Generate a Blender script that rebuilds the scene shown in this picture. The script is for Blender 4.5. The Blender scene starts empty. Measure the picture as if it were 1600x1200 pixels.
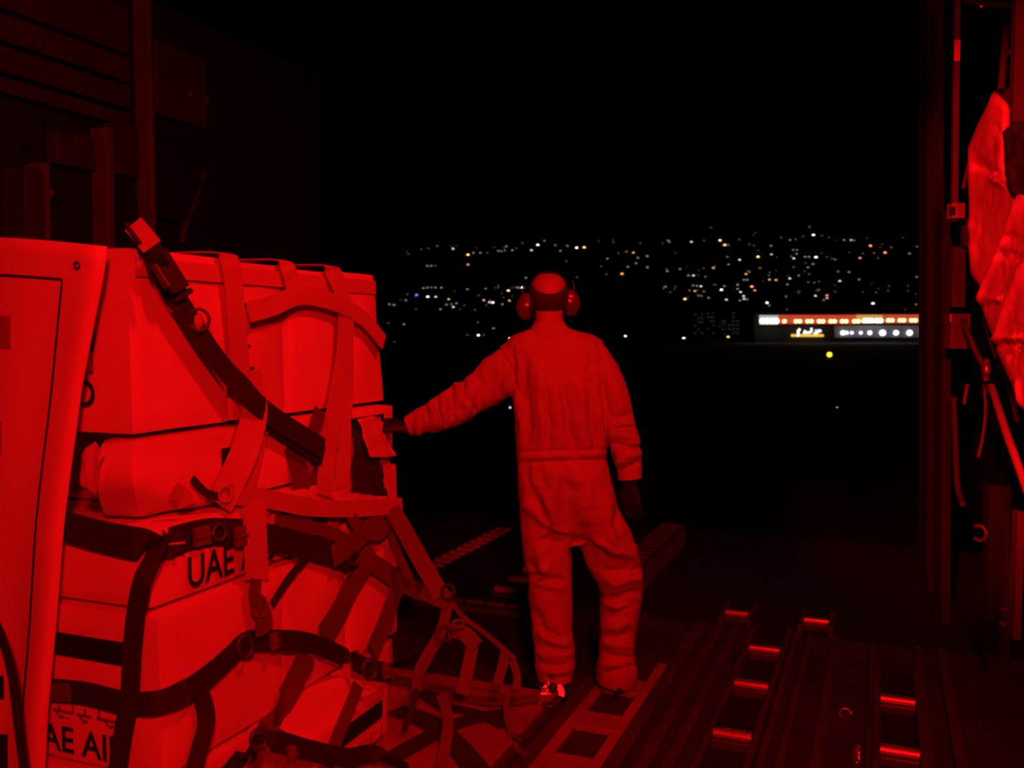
import bpy, bmesh, math, random
import numpy as np
from mathutils import Vector, Matrix, noise

random.seed(7)
SC = bpy.context.scene
COL = SC.collection

# ------------------------------------------------------------------ camera
F_PX = 1450.0
YAW = math.radians(21.8)
PITCH = math.atan(80 / F_PX)
C0 = Vector((0, 0, 1.53))
FH = Vector((-math.sin(YAW), math.cos(YAW), 0))
RV = Vector((math.cos(YAW), math.sin(YAW), 0))
FV = FH * math.cos(PITCH) - Vector((0, 0, math.sin(PITCH)))
UV = FH * math.sin(PITCH) + Vector((0, 0, math.cos(PITCH)))
cam_d = bpy.data.cameras.new('camera')
cam = bpy.data.objects.new('camera', cam_d)
COL.objects.link(cam)
cam_d.sensor_width = 36
cam_d.lens = 36 * F_PX / 1600
cam_d.clip_start = 0.05
cam_d.clip_end = 12000
cam_d.dof.use_dof = True
cam_d.dof.focus_distance = 3.9
cam_d.dof.aperture_fstop = 3.4
M = Matrix((RV, UV, -FV)).transposed().to_4x4()
M.translation = C0
cam.matrix_world = M
SC.camera = cam

# ------------------------------------------------------------------ world, exposure
w = bpy.data.worlds.new('night'); SC.world = w; w.use_nodes = True
w.node_tree.nodes['Background'].inputs[0].default_value = (0.5, 0.55, 0.7, 1)
w.node_tree.nodes['Background'].inputs[1].default_value = 0.00015
SC.view_settings.view_transform = 'Standard'
SC.view_settings.look = 'None'
SC.view_settings.exposure = 0
SC.view_settings.gamma = 1
SC.view_settings.use_curve_mapping = False

# ------------------------------------------------------------------ lights (red night lamp of the cargo bay, plus an added fill and spot)
RED = (1.0, 0.0025, 0.0035)
def area_light(name, loc, target, power, size, spread=180):
    d = bpy.data.lights.new(name, 'AREA'); d.energy = power; d.size = size; d.color = RED
    d.spread = math.radians(spread)
    o = bpy.data.objects.new(name, d); COL.objects.link(o); o.location = loc
    o.rotation_euler = (Vector(target) - Vector(loc)).to_track_quat('-Z', 'Y').to_euler()
    return o
area_light('red_bay_lamp', (0.75, -1.0, 2.75), (-1.6, 3.2, 1.1), 168, 0.32)
area_light('red_added_fill', (-0.05, 2.2, 3.35), (-1.9, 3.5, 0.9), 20, 0.25, 110)  # added fill light aimed at the far end of the boxes
d = bpy.data.lights.new('red_added_spot', 'SPOT'); d.energy = 1900; d.color = RED; d.spot_size = math.radians(26); d.spot_blend = 0.5; d.shadow_soft_size = 0.06  # added narrow spot that only brightens the padded blanket
o = bpy.data.objects.new('red_added_spot', d); COL.objects.link(o); o.location = (-0.35, -1.3, 2.9)
o.rotation_euler = (Vector((0.42, 4.2, 1.75)) - o.location).to_track_quat('-Z', 'Y').to_euler()

# ------------------------------------------------------------------ helpers
def ray(px, py):
    return FV + RV * ((px - 800) / F_PX) - UV * ((py - 600) / F_PX)
def P(px, py, d): return C0 + ray(px, py) * d
def onx(px, py, x): r = ray(px, py); return C0 + r * (x / r.x)
def ony(px, py, y): r = ray(px, py); return C0 + r * (y / r.y)
def onz(px, py, z): r = ray(px, py); return C0 + r * ((z - C0.z) / r.z)
def px_of(v):
    q = Vector(v) - C0; d = q.dot(FV)
    return 800 + F_PX * q.dot(RV) / d, 600 - F_PX * q.dot(UV) / d, d

MATS = {}
def mat(name, col, rough=0.7, metal=0.0, bump=0.0, bscale=40, var=0.0, spec=0.4, kind='noise', stretch=(1, 1, 1)):
    if name in MATS: return MATS[name]
    m = bpy.data.materials.new(name); m.use_nodes = True; MATS[name] = m
    nt = m.node_tree; b = nt.nodes['Principled BSDF']
    b.inputs['Base Color'].default_value = (*col, 1); b.inputs['Roughness'].default_value = rough
    b.inputs['Metallic'].default_value = metal; b.inputs['Specular IOR Level'].default_value = spec
    tc = nt.nodes.new('ShaderNodeTexCoord'); mp = nt.nodes.new('ShaderNodeMapping')
    mp.inputs['Scale'].default_value = stretch
    nt.links.new(tc.outputs['Object'], mp.inputs[0])
    if kind == 'wave':
        n = nt.nodes.new('ShaderNodeTexWave'); n.inputs['Scale'].default_value = bscale
        n.inputs['Distortion'].default_value = 0.5; fac = n.outputs['Fac']
    else:
        n = nt.nodes.new('ShaderNodeTexNoise'); n.inputs['Scale'].default_value = bscale
        n.inputs['Detail'].default_value = 4; fac = n.outputs['Fac']
    nt.links.new(mp.outputs[0], n.inputs['Vector'])
    if bump:
        bp = nt.nodes.new('ShaderNodeBump'); bp.inputs['Strength'].default_value = bump
        bp.inputs['Distance'].default_value = 0.004
        nt.links.new(fac, bp.inputs['Height']); nt.links.new(bp.outputs[0], b.inputs['Normal'])
    if var:
        n2 = nt.nodes.new('ShaderNodeTexNoise'); n2.inputs['Scale'].default_value = 3.5; n2.inputs['Detail'].default_value = 5
        nt.links.new(tc.outputs['Object'], n2.inputs['Vector'])
        cr = nt.nodes.new('ShaderNodeValToRGB')
        cr.color_ramp.elements[0].position = 0.3; cr.color_ramp.elements[1].position = 0.7
        cr.color_ramp.elements[0].color = (*[c * (1 - var) for c in col], 1)
        cr.color_ramp.elements[1].color = (*[min(1, c * (1 + var * .5)) for c in col], 1)
        nt.links.new(n2.outputs['Fac'], cr.inputs[0]); nt.links.new(cr.outputs[0], b.inputs['Base Color'])
    return m
def emis(name, col, s, sample=False):
    if name in MATS: return MATS[name]
    m = bpy.data.materials.new(name); m.use_nodes = True; MATS[name] = m
    b = m.node_tree.nodes['Principled BSDF']
    b.inputs['Base Color'].default_value = (0.02, 0.02, 0.02, 1)
    b.inputs['Emission Color'].default_value = (*col, 1); b.inputs['Emission Strength'].default_value = s
    if not sample: m.cycles.emission_sampling = 'NONE'
    return m

m_card = mat('white_cardboard', (0.80, 0.78, 0.74), 0.75, bump=0.25, bscale=60, var=0.10, stretch=(1, 1, 6))
m_card2 = mat('pale_cardboard', (0.70, 0.67, 0.62), 0.8, bump=0.25, bscale=50, var=0.12, stretch=(1, 1, 6))
m_wrap = mat('cloudy_plastic', (0.66, 0.66, 0.66), 0.35, bump=0.4, bscale=14, var=0.1, spec=0.6)
m_tape = mat('packing_tape', (0.62, 0.60, 0.56), 0.3, bump=0.1, bscale=50, spec=0.6)
m_print = mat('black_print', (0.012, 0.012, 0.014), 0.6)
m_print_f = mat('faint_grey_print', (0.22, 0.21, 0.2), 0.7)
m_banner = mat('white_banner_cloth', (0.78, 0.78, 0.75), 0.8, bump=0.2, bscale=150, var=0.05)
m_web_d = mat('dark_webbing', (0.03, 0.032, 0.026), 0.75, bump=0.4, bscale=260, var=0.3)
m_web_m = mat('khaki_webbing', (0.15, 0.14, 0.10), 0.75, bump=0.4, bscale=260, var=0.3)
m_web_l = mat('pale_webbing', (0.50, 0.46, 0.38), 0.75, bump=0.4, bscale=260, var=0.15)
m_steel = mat('worn_steel', (0.6, 0.6, 0.62), 0.36, metal=0.9, bump=0.2, bscale=60, var=0.2)
m_dsteel = mat('dark_steel', (0.10, 0.10, 0.11), 0.4, metal=0.6, bump=0.2, bscale=60)
m_alu = mat('pallet_aluminium', (0.34, 0.34, 0.35), 0.5, metal=0.2, bump=0.25, bscale=25, var=0.35)
m_rail = mat('floor_rail_aluminium', (0.10, 0.10, 0.105), 0.45, metal=0.4, bump=0.3, bscale=50, var=0.4)
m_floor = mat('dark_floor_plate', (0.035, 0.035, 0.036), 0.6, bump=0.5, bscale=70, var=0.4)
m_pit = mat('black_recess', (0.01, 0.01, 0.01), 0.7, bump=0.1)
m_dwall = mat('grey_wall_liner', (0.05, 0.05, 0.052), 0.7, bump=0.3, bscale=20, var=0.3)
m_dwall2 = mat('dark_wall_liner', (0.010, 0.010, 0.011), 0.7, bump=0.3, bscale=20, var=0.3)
m_quilt = mat('quilted_vinyl', (0.72, 0.72, 0.72), 0.38, bump=0.5, bscale=30, var=0.1, spec=0.6)
m_quilt_d = mat('dark_fabric', (0.03, 0.03, 0.03), 0.8, bump=0.4, bscale=30, var=0.3)
m_suit = mat('tan_coverall_cloth', (0.37, 0.325, 0.25), 0.85, bump=0.35, bscale=260, var=0.10, spec=0.15)
m_skin = mat('skin', (0.34, 0.23, 0.17), 0.5, bump=0.1, bscale=80, var=0.08)
m_hair = mat('short_hair', (0.035, 0.028, 0.022), 0.85, bump=0.6, bscale=300, var=0.4)
m_glove = mat('black_glove', (0.009, 0.009, 0.009), 0.6, bump=0.4, bscale=90)
m_boot = mat('black_boot_leather', (0.015, 0.014, 0.013), 0.45, bump=0.3, bscale=60)
m_cup = mat('ear_cup_plastic', (0.10, 0.03, 0.03), 0.22, bump=0.05, spec=0.6)
m_black = mat('black_rubber', (0.01, 0.01, 0.01), 0.6, bump=0.1)
m_refl = mat('reflective_patch', (0.95, 0.95, 0.95), 0.42, metal=1.0, bump=0.3, bscale=60)
m_apron = mat('night_asphalt', (0.03, 0.03, 0.03), 0.9, bump=0.3, bscale=2, var=0.3)
m_hill = mat('dark_hillside', (0.02, 0.022, 0.018), 0.95, bump=0.5, bscale=0.02, var=0.4)
m_conc = mat('pale_concrete', (0.35, 0.34, 0.32), 0.9, bump=0.2, bscale=1, var=0.2)
m_roofm = mat('roof_concrete', (0.02, 0.02, 0.02), 0.9, bump=0.2, bscale=1, var=0.2)

def tag(o, label=None, cat=None, group=None, kind=None):
    if label: o['label'] = label
    if cat: o['category'] = cat
    if group: o['group'] = group
    if kind: o['kind'] = kind
    return o
def empty(name, loc=(0, 0, 0), label=None, cat=None, group=None):
    o = bpy.data.objects.new(name, None); COL.objects.link(o); o.location = loc
    o.empty_display_size = 0.1
    return tag(o, label, cat, group)

class MB:
    """collects closed pieces, builds one mesh object"""
    def __init__(s): s.v = []; s.f = []
    def add(s, vs, fs):
        n = len(s.v); s.v += [Vector(v) for v in vs]; s.f += [tuple(i + n for i in f) for f in fs]; return s
    def box(s, lo, hi, mtx=None):
        x0, y0, z0 = lo; x1, y1, z1 = hi
        vs = [Vector(c) for c in ((x0, y0, z0), (x1, y0, z0), (x1, y1, z0), (x0, y1, z0), (x0, y0, z1), (x1, y0, z1), (x1, y1, z1), (x0, y1, z1))]
        if mtx: vs = [mtx @ v for v in vs]
        return s.add(vs, [(0, 3, 2, 1), (4, 5, 6, 7), (0, 1, 5, 4), (1, 2, 6, 5), (2, 3, 7, 6), (3, 0, 4, 7)])
    def obox(s, o, u, v, w):   # oriented box, corner o, edges u v w
        o, u, v, w = map(Vector, (o, u, v, w))
        return s.add([o, o + u, o + u + v, o + v, o + w, o + u + w, o + u + v + w, o + v + w],
                     [(0, 3, 2, 1), (4, 5, 6, 7), (0, 1, 5, 4), (1, 2, 6, 5), (2, 3, 7, 6), (3, 0, 4, 7)])
    def rings(s, rs, cap=True, closed=False):
        n = len(s.v); k = len(rs[0]); m = len(rs)
        for r in rs: s.v += [Vector(q) for q in r]
        for i in range(m if closed else m - 1):
            a = n + i * k; b = n + ((i + 1) % m) * k
            for j in range(k):
                s.f.append((a + j, a + (j + 1) % k, b + (j + 1) % k, b + j))
        if cap and not closed:
            c0 = sum((Vector(q) for q in rs[0]), Vector()) / k; c1 = sum((Vector(q) for q in rs[-1]), Vector()) / k
            i0 = len(s.v); s.v += [c0, c1]
            for j in range(k):
                s.f.append((i0, n + (j + 1) % k, n + j))
                q = n + (m - 1) * k
                s.f.append((i0 + 1, q + j, q + (j + 1) % k))
        return s
    def tube(s, pts, rad, k=12, cap=True, closed=False):
        pts = [Vector(p) for p in pts]; rs = []; up = None
        m = len(pts)
        for i, p in enumerate(pts):
            if closed: t = pts[(i + 1) % m] - pts[i - 1]
            else: t = pts[min(i + 1, m - 1)] - pts[max(i - 1, 0)]
            t.normalize()
            if up is None:
                up = Vector((0, 0, 1)) if abs(t.z) < 0.9 else Vector((1, 0, 0))
            a = t.cross(up).normalized(); b = a.cross(t).normalized(); up = b
            r = rad[i] if isinstance(rad, (list, tuple)) else rad
            rs.append([p + a * (r * math.cos(q * 2 * math.pi / k)) + b * (r * math.sin(q * 2 * math.pi / k)) for q in range(k)])
        return s.rings(rs, cap, closed)
    def sphere(s, c, r, nu=16, nv=10):
        c = Vector(c); rr = r if isinstance(r, (tuple, list, Vector)) else (r, r, r)
        rs = []
        for i in range(1, nv):
            a = math.pi * i / nv
            rs.append([c + Vector((rr[0] * math.sin(a) * math.cos(b), rr[1] * math.sin(a) * math.sin(b), rr[2] * math.cos(a))) for b in [2 * math.pi * j / nu for j in range(nu)]])
        return s.rings(rs[::-1])
    def build(s, name, m, parent=None, smooth=False, bevel=0, origin=None, subsurf=0):
        me = bpy.data.meshes.new(name)
        og = Vector(origin) if origin is not None else None
        if og is None and parent is None and s.v:
            lo = Vector([min(v[i] for v in s.v) for i in range(3)]); hi = Vector([max(v[i] for v in s.v) for i in range(3)])
            og = Vector(((lo.x + hi.x) / 2, (lo.y + hi.y) / 2, lo.z))
        if og is None: og = Vector()
        base = Vector()
        if parent is not None:
            q = parent
            while q is not None: base += q.location; q = q.parent
        me.from_pydata([tuple(v - base - (og if parent is None else Vector())) for v in s.v], [], s.f)
        me.update()
        bm = bmesh.new(); bm.from_mesh(me); bmesh.ops.recalc_face_normals(bm, faces=bm.faces); bm.to_mesh(me); bm.free()
        me.materials.append(m)
        if smooth:
            for p in me.polygons: p.use_smooth = True
        o = bpy.data.objects.new(name, me); COL.objects.link(o)
        if parent is not None: o.parent = parent
        else: o.location = og
        if bevel:
            b = o.modifiers.new('bevel', 'BEVEL'); b.width = bevel; b.segments = 2; b.limit_method = 'ANGLE'
        if subsurf:
            b = o.modifiers.new('sub', 'SUBSURF'); b.levels = subsurf; b.render_levels = subsurf
        return o

def catmull(pts, sub=6):
    pts = [Vector(p) for p in pts]
    if len(pts) < 3:
        return [pts[0].lerp(pts[-1], i / sub) for i in range(sub + 1)]
    out = []
    for i in range(len(pts) - 1):
        p0 = pts[max(i - 1, 0)]; p1 = pts[i]; p2 = pts[i + 1]; p3 = pts[min(i + 2, len(pts) - 1)]
        for j in range(sub):
            t = j / sub
            out.append(0.5 * ((2 * p1) + (p2 - p0) * t + (2 * p0 - 5 * p1 + 4 * p2 - p3) * t * t + (3 * p1 - p0 - 3 * p2 + p3) * t ** 3))
    out.append(pts[-1]); return out

def ribbon(mb, pts, width, nrm, thick=0.003, twist=None, sub=6):
    """flat webbing following pts; nrm: function(point, i) -> outward normal"""
    c = catmull(pts, sub); rs = []; n = len(c); prev = None
    for i, p in enumerate(c):
        t = (c[min(i + 1, n - 1)] - c[max(i - 1, 0)]).normalized()
        nn = nrm(p, i / max(1, n - 1)).normalized()
        wv = t.cross(nn)
        wv = wv.normalized() if wv.length > 1e-4 else RV
        if prev is not None and wv.dot(prev) < 0: wv = -wv
        if twist:
            wv = (Matrix.Rotation(twist(i / max(1, n - 1)), 3, t) @ wv)
        prev = wv
        nn = wv.cross(t).normalized()
        h = wv * (width / 2); q = nn * (thick / 2)
        rs.append([p - h - q, p - q * 1.15, p + h - q, p + h + q, p + q * 1.15, p - h + q])
    mb.rings(rs)
    return mb

def text_mesh(parent, s, origin, right, up, height, m, name='printed_lettering', extr=0.0012, squash=1.0, ralign=False):
    cu = bpy.data.curves.new('txt', 'FONT'); cu.body = s; cu.size = 1.0; cu.extrude = 0; cu.offset = 0.012
    to = bpy.data.objects.new('txt', cu); COL.objects.link(to)
    bpy.context.view_layer.update()
    me = bpy.data.meshes.new_from_object(to.evaluated_get(bpy.context.evaluated_depsgraph_get()))
    bpy.data.objects.remove(to); bpy.data.curves.remove(cu)
    vs = [v.co.copy() for v in me.vertices]
    ht = max(v.y for v in vs); sc = height / ht
    right = Vector(right).normalized(); up = Vector(up).normalized(); nn = right.cross(up).normalized()
    mb = MB(); o = Vector(origin)
    if ralign: o = o - right * (max(v.x for v in vs) * sc * squash)
    fs = [tuple(p.vertices) for p in me.polygons]
    n = len(vs)
    top = [o + right * (v.x * sc * squash) + up * (v.y * sc) + nn * extr for v in vs]
    mb.add(top, fs)
    bpy.data.meshes.remove(me)
    ob = mb.build(name, m, parent)
    so = ob.modifiers.new('thick', 'SOLIDIFY'); so.thickness = 0.0008; so.offset = -1
    return ob

# ------------------------------------------------------------------ the aircraft floor
def struct(mb, name, m, label, **k):
    o = mb.build(name, m, **k); tag(o, label, kind='structure'); return o
struct(MB().box((-4.9, -2.5, -0.06), (0.75, 4.93, -0.03)), 'floor', m_floor, 'dark cargo bay floor of the aircraft')
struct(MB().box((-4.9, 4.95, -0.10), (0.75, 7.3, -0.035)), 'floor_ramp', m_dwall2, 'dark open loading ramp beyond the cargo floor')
mb = MB()
for (x0, x1) in ((-1.20, -1.14), (-0.90, -0.84), (-0.79, -0.745), (-0.70, -0.66), (-0.395, -0.365), (-0.33, -0.30), (-0.215, -0.175), (-0.03, 0.0), (0.17, 0.20), (0.27, 0.31)):
    mb.box((x0, -1.5, -0.03), (x1, 4.9, -0.004))
struct(mb, 'floor_rails', m_rail, 'raised aluminium rails running along the cargo floor', bevel=0.003)
mb = MB()   # plated track with pockets, close to the pallet
x0, x1 = -1.14, -0.90
ys = [-1.4 + 0.4 * i for i in range(16)]
for y in ys:
    if y > 4.1: continue
    mb.box((x0, y, -0.03), (x0 + 0.045, y + 0.4, -0.006)); mb.box((x1 - 0.045, y, -0.03), (x1, y + 0.4, -0.006))
    mb.box((x0 + 0.045, y, -0.03), (x1 - 0.045, y + 0.15, -0.006))
tr = struct(mb, 'floor_track', m_alu, 'flat metal track with rounded square pockets beside the pallet', bevel=0.004)
mb = MB()
for i in range(60):
    y = 0.5 + i * 0.075
    mb.box((-0.87 - 0.006, y, -0.004), (-0.87 + 0.006, y + 0.03, 0.0))
struct(mb, 'floor_studs', m_dsteel, 'row of small lock studs along the floor rail')

m_pol = mat('polished_steel', (0.95, 0.95, 0.95), 0.45, metal=0.9, bump=0.05, bscale=60)
def roller_tray(label, x, ylist, width, y0, y1, z=-0.03, grp=None, rm=None, sm=None):
    t = empty('roller_tray', (x, y0, z), label, 'roller conveyor', grp)
    for s in (-1, 1):
        MB().box((x + s * width / 2 - 0.012, y0, z), (x + s * width / 2 + 0.012, y1, z + 0.05)).build('side_rail', sm or m_rail, t, bevel=0.002)
    MB().box((x - width / 2 + .012, y0, z), (x + width / 2 - .012, y1, z + 0.005)).build('tray_bed', m_pit, t)
    for y in ylist:
        mb = MB().tube([(x - width / 2 + 0.014, y, z + 0.034), (x + width / 2 - 0.014, y, z + 0.034)], 0.026, 16)
        r = mb.build('roller', rm or m_steel, t, smooth=False)
        MB().box((x - width / 2 + .014, y - 0.06, z + 0.005), (x + width / 2 - .014, y - 0.04, z + 0.03)).build('roller_bracket', m_dsteel, t)
    return t
roller_tray('metal roller track with three bright rollers, right of the worker', -0.5, [3.0, 3.5, 4.04, 4.53], 0.17, 1.2, 4.88)
roller_tray('metal roller track with two bright rollers nearest the right wall', 0.085, [2.6, 3.1, 3.58, 4.09], 0.16, 1.2, 4.5)
roller_tray('short roller track end at the ramp hinge, left of centre floor', -0.71, [5.08], 0.15, 4.97, 5.3, z=-0.035)
roller_tray('short roller track end at the ramp hinge, right part of floor', -0.30, [5.10], 0.15, 4.97, 5.3, z=-0.035)
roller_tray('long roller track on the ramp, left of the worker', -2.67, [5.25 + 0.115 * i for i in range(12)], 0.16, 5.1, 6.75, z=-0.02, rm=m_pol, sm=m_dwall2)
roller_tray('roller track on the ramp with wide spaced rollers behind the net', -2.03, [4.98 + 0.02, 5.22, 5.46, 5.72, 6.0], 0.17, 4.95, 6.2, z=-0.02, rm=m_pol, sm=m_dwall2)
# a cross lying sill with rollers at the ramp hinge
t = empty('ramp_hinge_sill', (-2.15, 4.7, -0.03), 'metal sill with small rollers at the ramp hinge behind the net', 'sill')
MB().box((-2.5, 4.66, -0.03), (-1.75, 4.80, 0.0)).build('sill_plate', m_rail, t, bevel=0.003)
for i in range(5):
    MB().tube([(-2.42 + i * 0.13, 4.72, 0.012), (-2.32 + i * 0.13, 4.72, 0.012)], 0.012, 10).build('roller', m_steel, t)
# cleat + ring hardware lying in floor
t = empty('tie_down_ring', onz(1321, 1115, -0.03), 'small tie-down fitting set in the floor between rails', 'tie-down ring')
c = onz(1321, 1115, -0.012)
MB().tube([c + Vector((0.022 * math.cos(a), 0.022 * math.sin(a), 0.012 * math.sin(a))) for a in [i * math.pi / 7 for i in range(12)]], 0.006, 8).build('ring', m_steel, t, smooth=True)
MB().tube([c + Vector((0, 0, -0.018)), c + Vector((0, 0, -0.006))], 0.03, 16).build('cup', m_dsteel, t)
c = onz(1338, 1180, -0.02)
MB().tube([c + Vector((0.012 * math.cos(i * .8), -0.07 + i * 0.0035, 0.012 * math.sin(i * .8) + 0.005)) for i in range(40)], 0.003, 6).build('coil_spring', m_steel)
tag(COL.objects['coil_spring'], 'small metal coil spring lying in the floor groove at right', 'spring')

# ramp toe: raised beam with tread ribs
def ramp_toe(label, x, y0, y1, z0, zt, w):
    t = empty('ramp_toe', (x, y0, z0), label, 'ramp toe', None)
    mb = MB().box((x - w / 2, y0, z0), (x + w / 2, y1, zt - 0.02)); mb.build('toe_beam', m_dwall, t, bevel=0.01)
    n = int((y1 - y0) / 0.10)
    for i in range(n):
        y = y0 + 0.04 + i * 0.10
        MB().box((x - w / 2 + .01, y, zt - 0.02), (x + w / 2 - .01, y + 0.035, zt + 0.0)).build('tread_bar', m_rail, t, bevel=0.003)
        MB().box((x + w / 2, y, z0 + .02), (x + w / 2 + 0.015, y + 0.03, zt - 0.03)).build('side_rib', m_dwall, t)
    return t
ramp_toe('raised ribbed ramp toe behind the worker\'s right leg', -1.40, 5.15, 6.72, -0.035, 0.15, 0.17)

# ------------------------------------------------------------------ walls and ceiling of the bay
mb = MB()
mb.box((-4.98, -2.5, -0.06), (-4.9, 7.4, 3.9))
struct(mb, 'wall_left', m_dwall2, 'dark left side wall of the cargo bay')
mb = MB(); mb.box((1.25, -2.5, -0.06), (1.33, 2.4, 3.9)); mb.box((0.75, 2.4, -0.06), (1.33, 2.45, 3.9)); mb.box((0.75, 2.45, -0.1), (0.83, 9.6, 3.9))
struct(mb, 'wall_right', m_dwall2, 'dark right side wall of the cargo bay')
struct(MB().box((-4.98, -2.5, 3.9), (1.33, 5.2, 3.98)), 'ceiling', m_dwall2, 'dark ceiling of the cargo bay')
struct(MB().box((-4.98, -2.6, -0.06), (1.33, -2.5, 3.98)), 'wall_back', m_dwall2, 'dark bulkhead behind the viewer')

# ------------------------------------------------------------------ outside: apron and hillside
struct(MB().box((-3000, 9.7, -1.75), (3000, 950, -1.65)), 'ground', m_apron, 'dark airport apron at night')
# hillside as one terrain sheet
G = FH.copy()
def hill_z(d, lat=0):
    if d < 900: return -1.7
    return -1.7 + (d - 900) * 0.16 + 6 * math.sin(lat * 0.004) * min(1, (d - 900) / 500)
mb = MB(); vs = []; fs = []
nx, ny = 60, 24
for j in range(ny + 1):
    d = 900 + 2300 * j / ny
    for i in range(nx + 1):
        lat = (-0.75 + 1.5 * i / nx) * d
        p = FH * d + RV * lat; vs.append((p.x, p.y, hill_z(d, lat)))
for j in range(ny):
    for i in range(nx):
        a = j * (nx + 1) + i; fs.append((a, a + 1, a + nx + 2, a + nx + 1))
hm = MB().add(vs, fs).build('hillside_ground', m_hill, smooth=True, origin=(0, 0, 0)); tag(hm, 'dark hillside rising behind the airport', kind='structure')
def on_hill(px, py):
    r = ray(px, py); lo, hi = 300.0, 3200.0
    def g(t):
        p = C0 + r * t; q = p - C0; d = q.dot(FH); return p.z - hill_z(d, q.dot(RV))
    if g(hi) > 0:
        return C0 + r * 3100
    for _ in range(40):
        m = (lo + hi) / 2
        if g(m) > 0: lo = m
        else: hi = m
    return C0 + r * lo

LC = {'w': ((0.9, 0.95, 1.0), 'white'), 'a': ((1.0, 0.55, 0.16), 'amber'), 'o': ((1.0, 0.24, 0.05), 'orange'),
      'p': ((1.0, 0.45, 0.5), 'pink'), 'b': ((0.12, 0.1, 1.0), 'blue'), 'y': ((1.0, 0.82, 0.05), 'yellow')}
lamp_meshes = {}
def lamp_mesh(c, lv, s):
    k = (c, lv, s)
    if k not in lamp_meshes:
        mb = MB().sphere((0, 0, 0), 1.0, 10, 6)
        o = mb.build('tmp', emis('lamp_%s_%d' % (LC[c][1], lv), LC[c][0], (0.10, 0.32, 1.3, 3.2)[lv]), origin=(0, 0, 0))
        lamp_meshes[k] = o.data; bpy.data.objects.remove(o)
    return lamp_meshes[k]
def zone(px, py):
    h = 'far left' if px < 690 else 'left of worker' if px < 830 else 'right of worker' if px < 1060 else 'middle' if px < 1150 else 'right' if px < 1260 else 'far right'
    v = 'high on hillside' if py < 410 else 'half way down hillside' if py < 450 else 'low on hillside' if py < 480 else 'at hill foot'
    return h, v
CL = {}
def city_light(px, py, c, lv, r=1.7):
    p = on_hill(px, py)
    d = (p - C0).dot(FV)
    o = bpy.data.objects.new('city_light', lamp_mesh(c, lv, 1)); COL.objects.link(o)
    o.location = p; s = r * d / F_PX; o.scale = (s, s, s)
    h, v = zone(px, py); br = ('faint', 'dim', 'clear', 'bright')[lv]
    o['category'] = 'light'; CL.setdefault((br, LC[c][1], v, h), []).append((px, o))
    return o
LA = """473,158,w2 548,188,a3 548,237,a2 345,243,w1 365,243,w1 385,243,w0 700,168,w1 740,145,w1 865,165,w2 897,139,w3 930,118,a1 985,140,a1 1010,168,w1
1045,143,w1 1091,153,w3 1129,151,a3 750,367,a3 820,352,w3 672,427,w3 655,425,w2 627,415,a2 755,417,a2 347,398,w3 387,398,w2 325,355,w1 345,352,w1 365,350,a1
385,352,w1 415,352,w1 291,389,b3 245,385,w0 237,415,w1 155,435,w1 177,438,w1 452,410,a2 465,435,a1 475,449,w2 440,437,w1 490,430,w1 410,460,w1 545,360,w1
583,463,w0 597,525,w0 228,535,w1 150,528,w0 180,623,w0 675,555,w1 600,590,w3 757,607,w3 545,588,w0 627,588,w0 1335,595,w3 1092,300,w0 838,303,w1 1245,207,w1
1240,285,w0 1318,283,o3 1347,248,w1 1388,230,w1 1397,203,w1 1375,177,a2 1340,172,a1 1445,195,w1 1445,250,w1 1545,270,w1 1535,347,w1 1585,347,w0 1550,117,a1
1410,130,w0 1215,245,w0 1040,220,w0 820,128,w0 770,165,w1 575,178,w1 610,178,w1 645,178,w0 680,150,a0 715,170,a1 790,155,w0 350,155,w0 315,160,w0 250,183,w0
1300,180,w0 1275,125,w0 1520,130,w0 830,420,a0 790,350,a1 770,352,a0 800,352,w1 725,400,a0 720,435,w1 640,440,w0 700,350,w0 685,352,a0 530,440,w0"""
LB = """35,258,w1 38,315,w1 138,180,a1 257,187,w2 320,180,w0 400,180,a3 424,203,a3 440,202,a1 437,262,p1 443,300,w1 367,317,a2 498,277,w2 590,262,a3 657,250,a2
655,207,w1 570,205,w0 765,228,p1 785,228,p1 750,178,w1 867,153,w3 769,270,w2 825,262,w1 845,262,w1 879,264,w3 865,298,w1 840,315,w1 1020,178,w1 1055,178,a2
1070,180,a1 1152,207,o3 1225,241,o3 1255,215,o1 1100,268,p2 975,275,a1 1190,268,w0 1347,245,w1 1383,362,a1 990,335,a1 1045,338,w1 999,383,w2 1095,375,w1
749,370,w2 737,400,w1 680,378,a2 647,376,a2 600,317,a1 547,337,a1 530,348,a2 520,377,w1 536,377,w1 559,411,o3 574,430,a2 488,402,w1 488,422,w1 503,438,w2
518,458,w2 520,472,w2 535,474,w1 500,480,w1 432,476,w2 407,427,w3 422,408,w1 305,409,w2 265,405,w1 285,407,w1 247,430,a1 275,433,a2 320,435,a1 292,455,a1
307,457,a1 343,467,w1 225,473,a3 242,355,w1 267,355,w2 200,323,w1 135,330,w0 318,320,w0 120,413,w0 635,492,w3 730,460,a1 790,438,w0 893,427,a1 895,385,w0
877,457,w2 935,455,p2 935,468,a2 918,478,a1 975,435,w0 1165,495,w3 1180,440,w0 1245,407,w0 1240,430,w0 1380,500,a1 484,600,w3 219,669,w3 441,663,a3
565,658,a2 355,115,w0 848,110,w0 1135,168,o0 945,165,w0 910,155,w0 1115,245,w0 815,160,w0 705,165,w0 885,262,w1 960,270,w0 1210,200,a0"""
for tx, ox, oy in ((LA, 560, 340), (LB, 1000, 320)):
    for q in tx.split():
        a, b, k = q.split(','); lv = int(k[1])
        city_light(ox + float(a) / 3.2, oy + float(b) / 3.2, k[0], lv, (1.5, 1.7, 1.8, 2.1)[lv])
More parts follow.
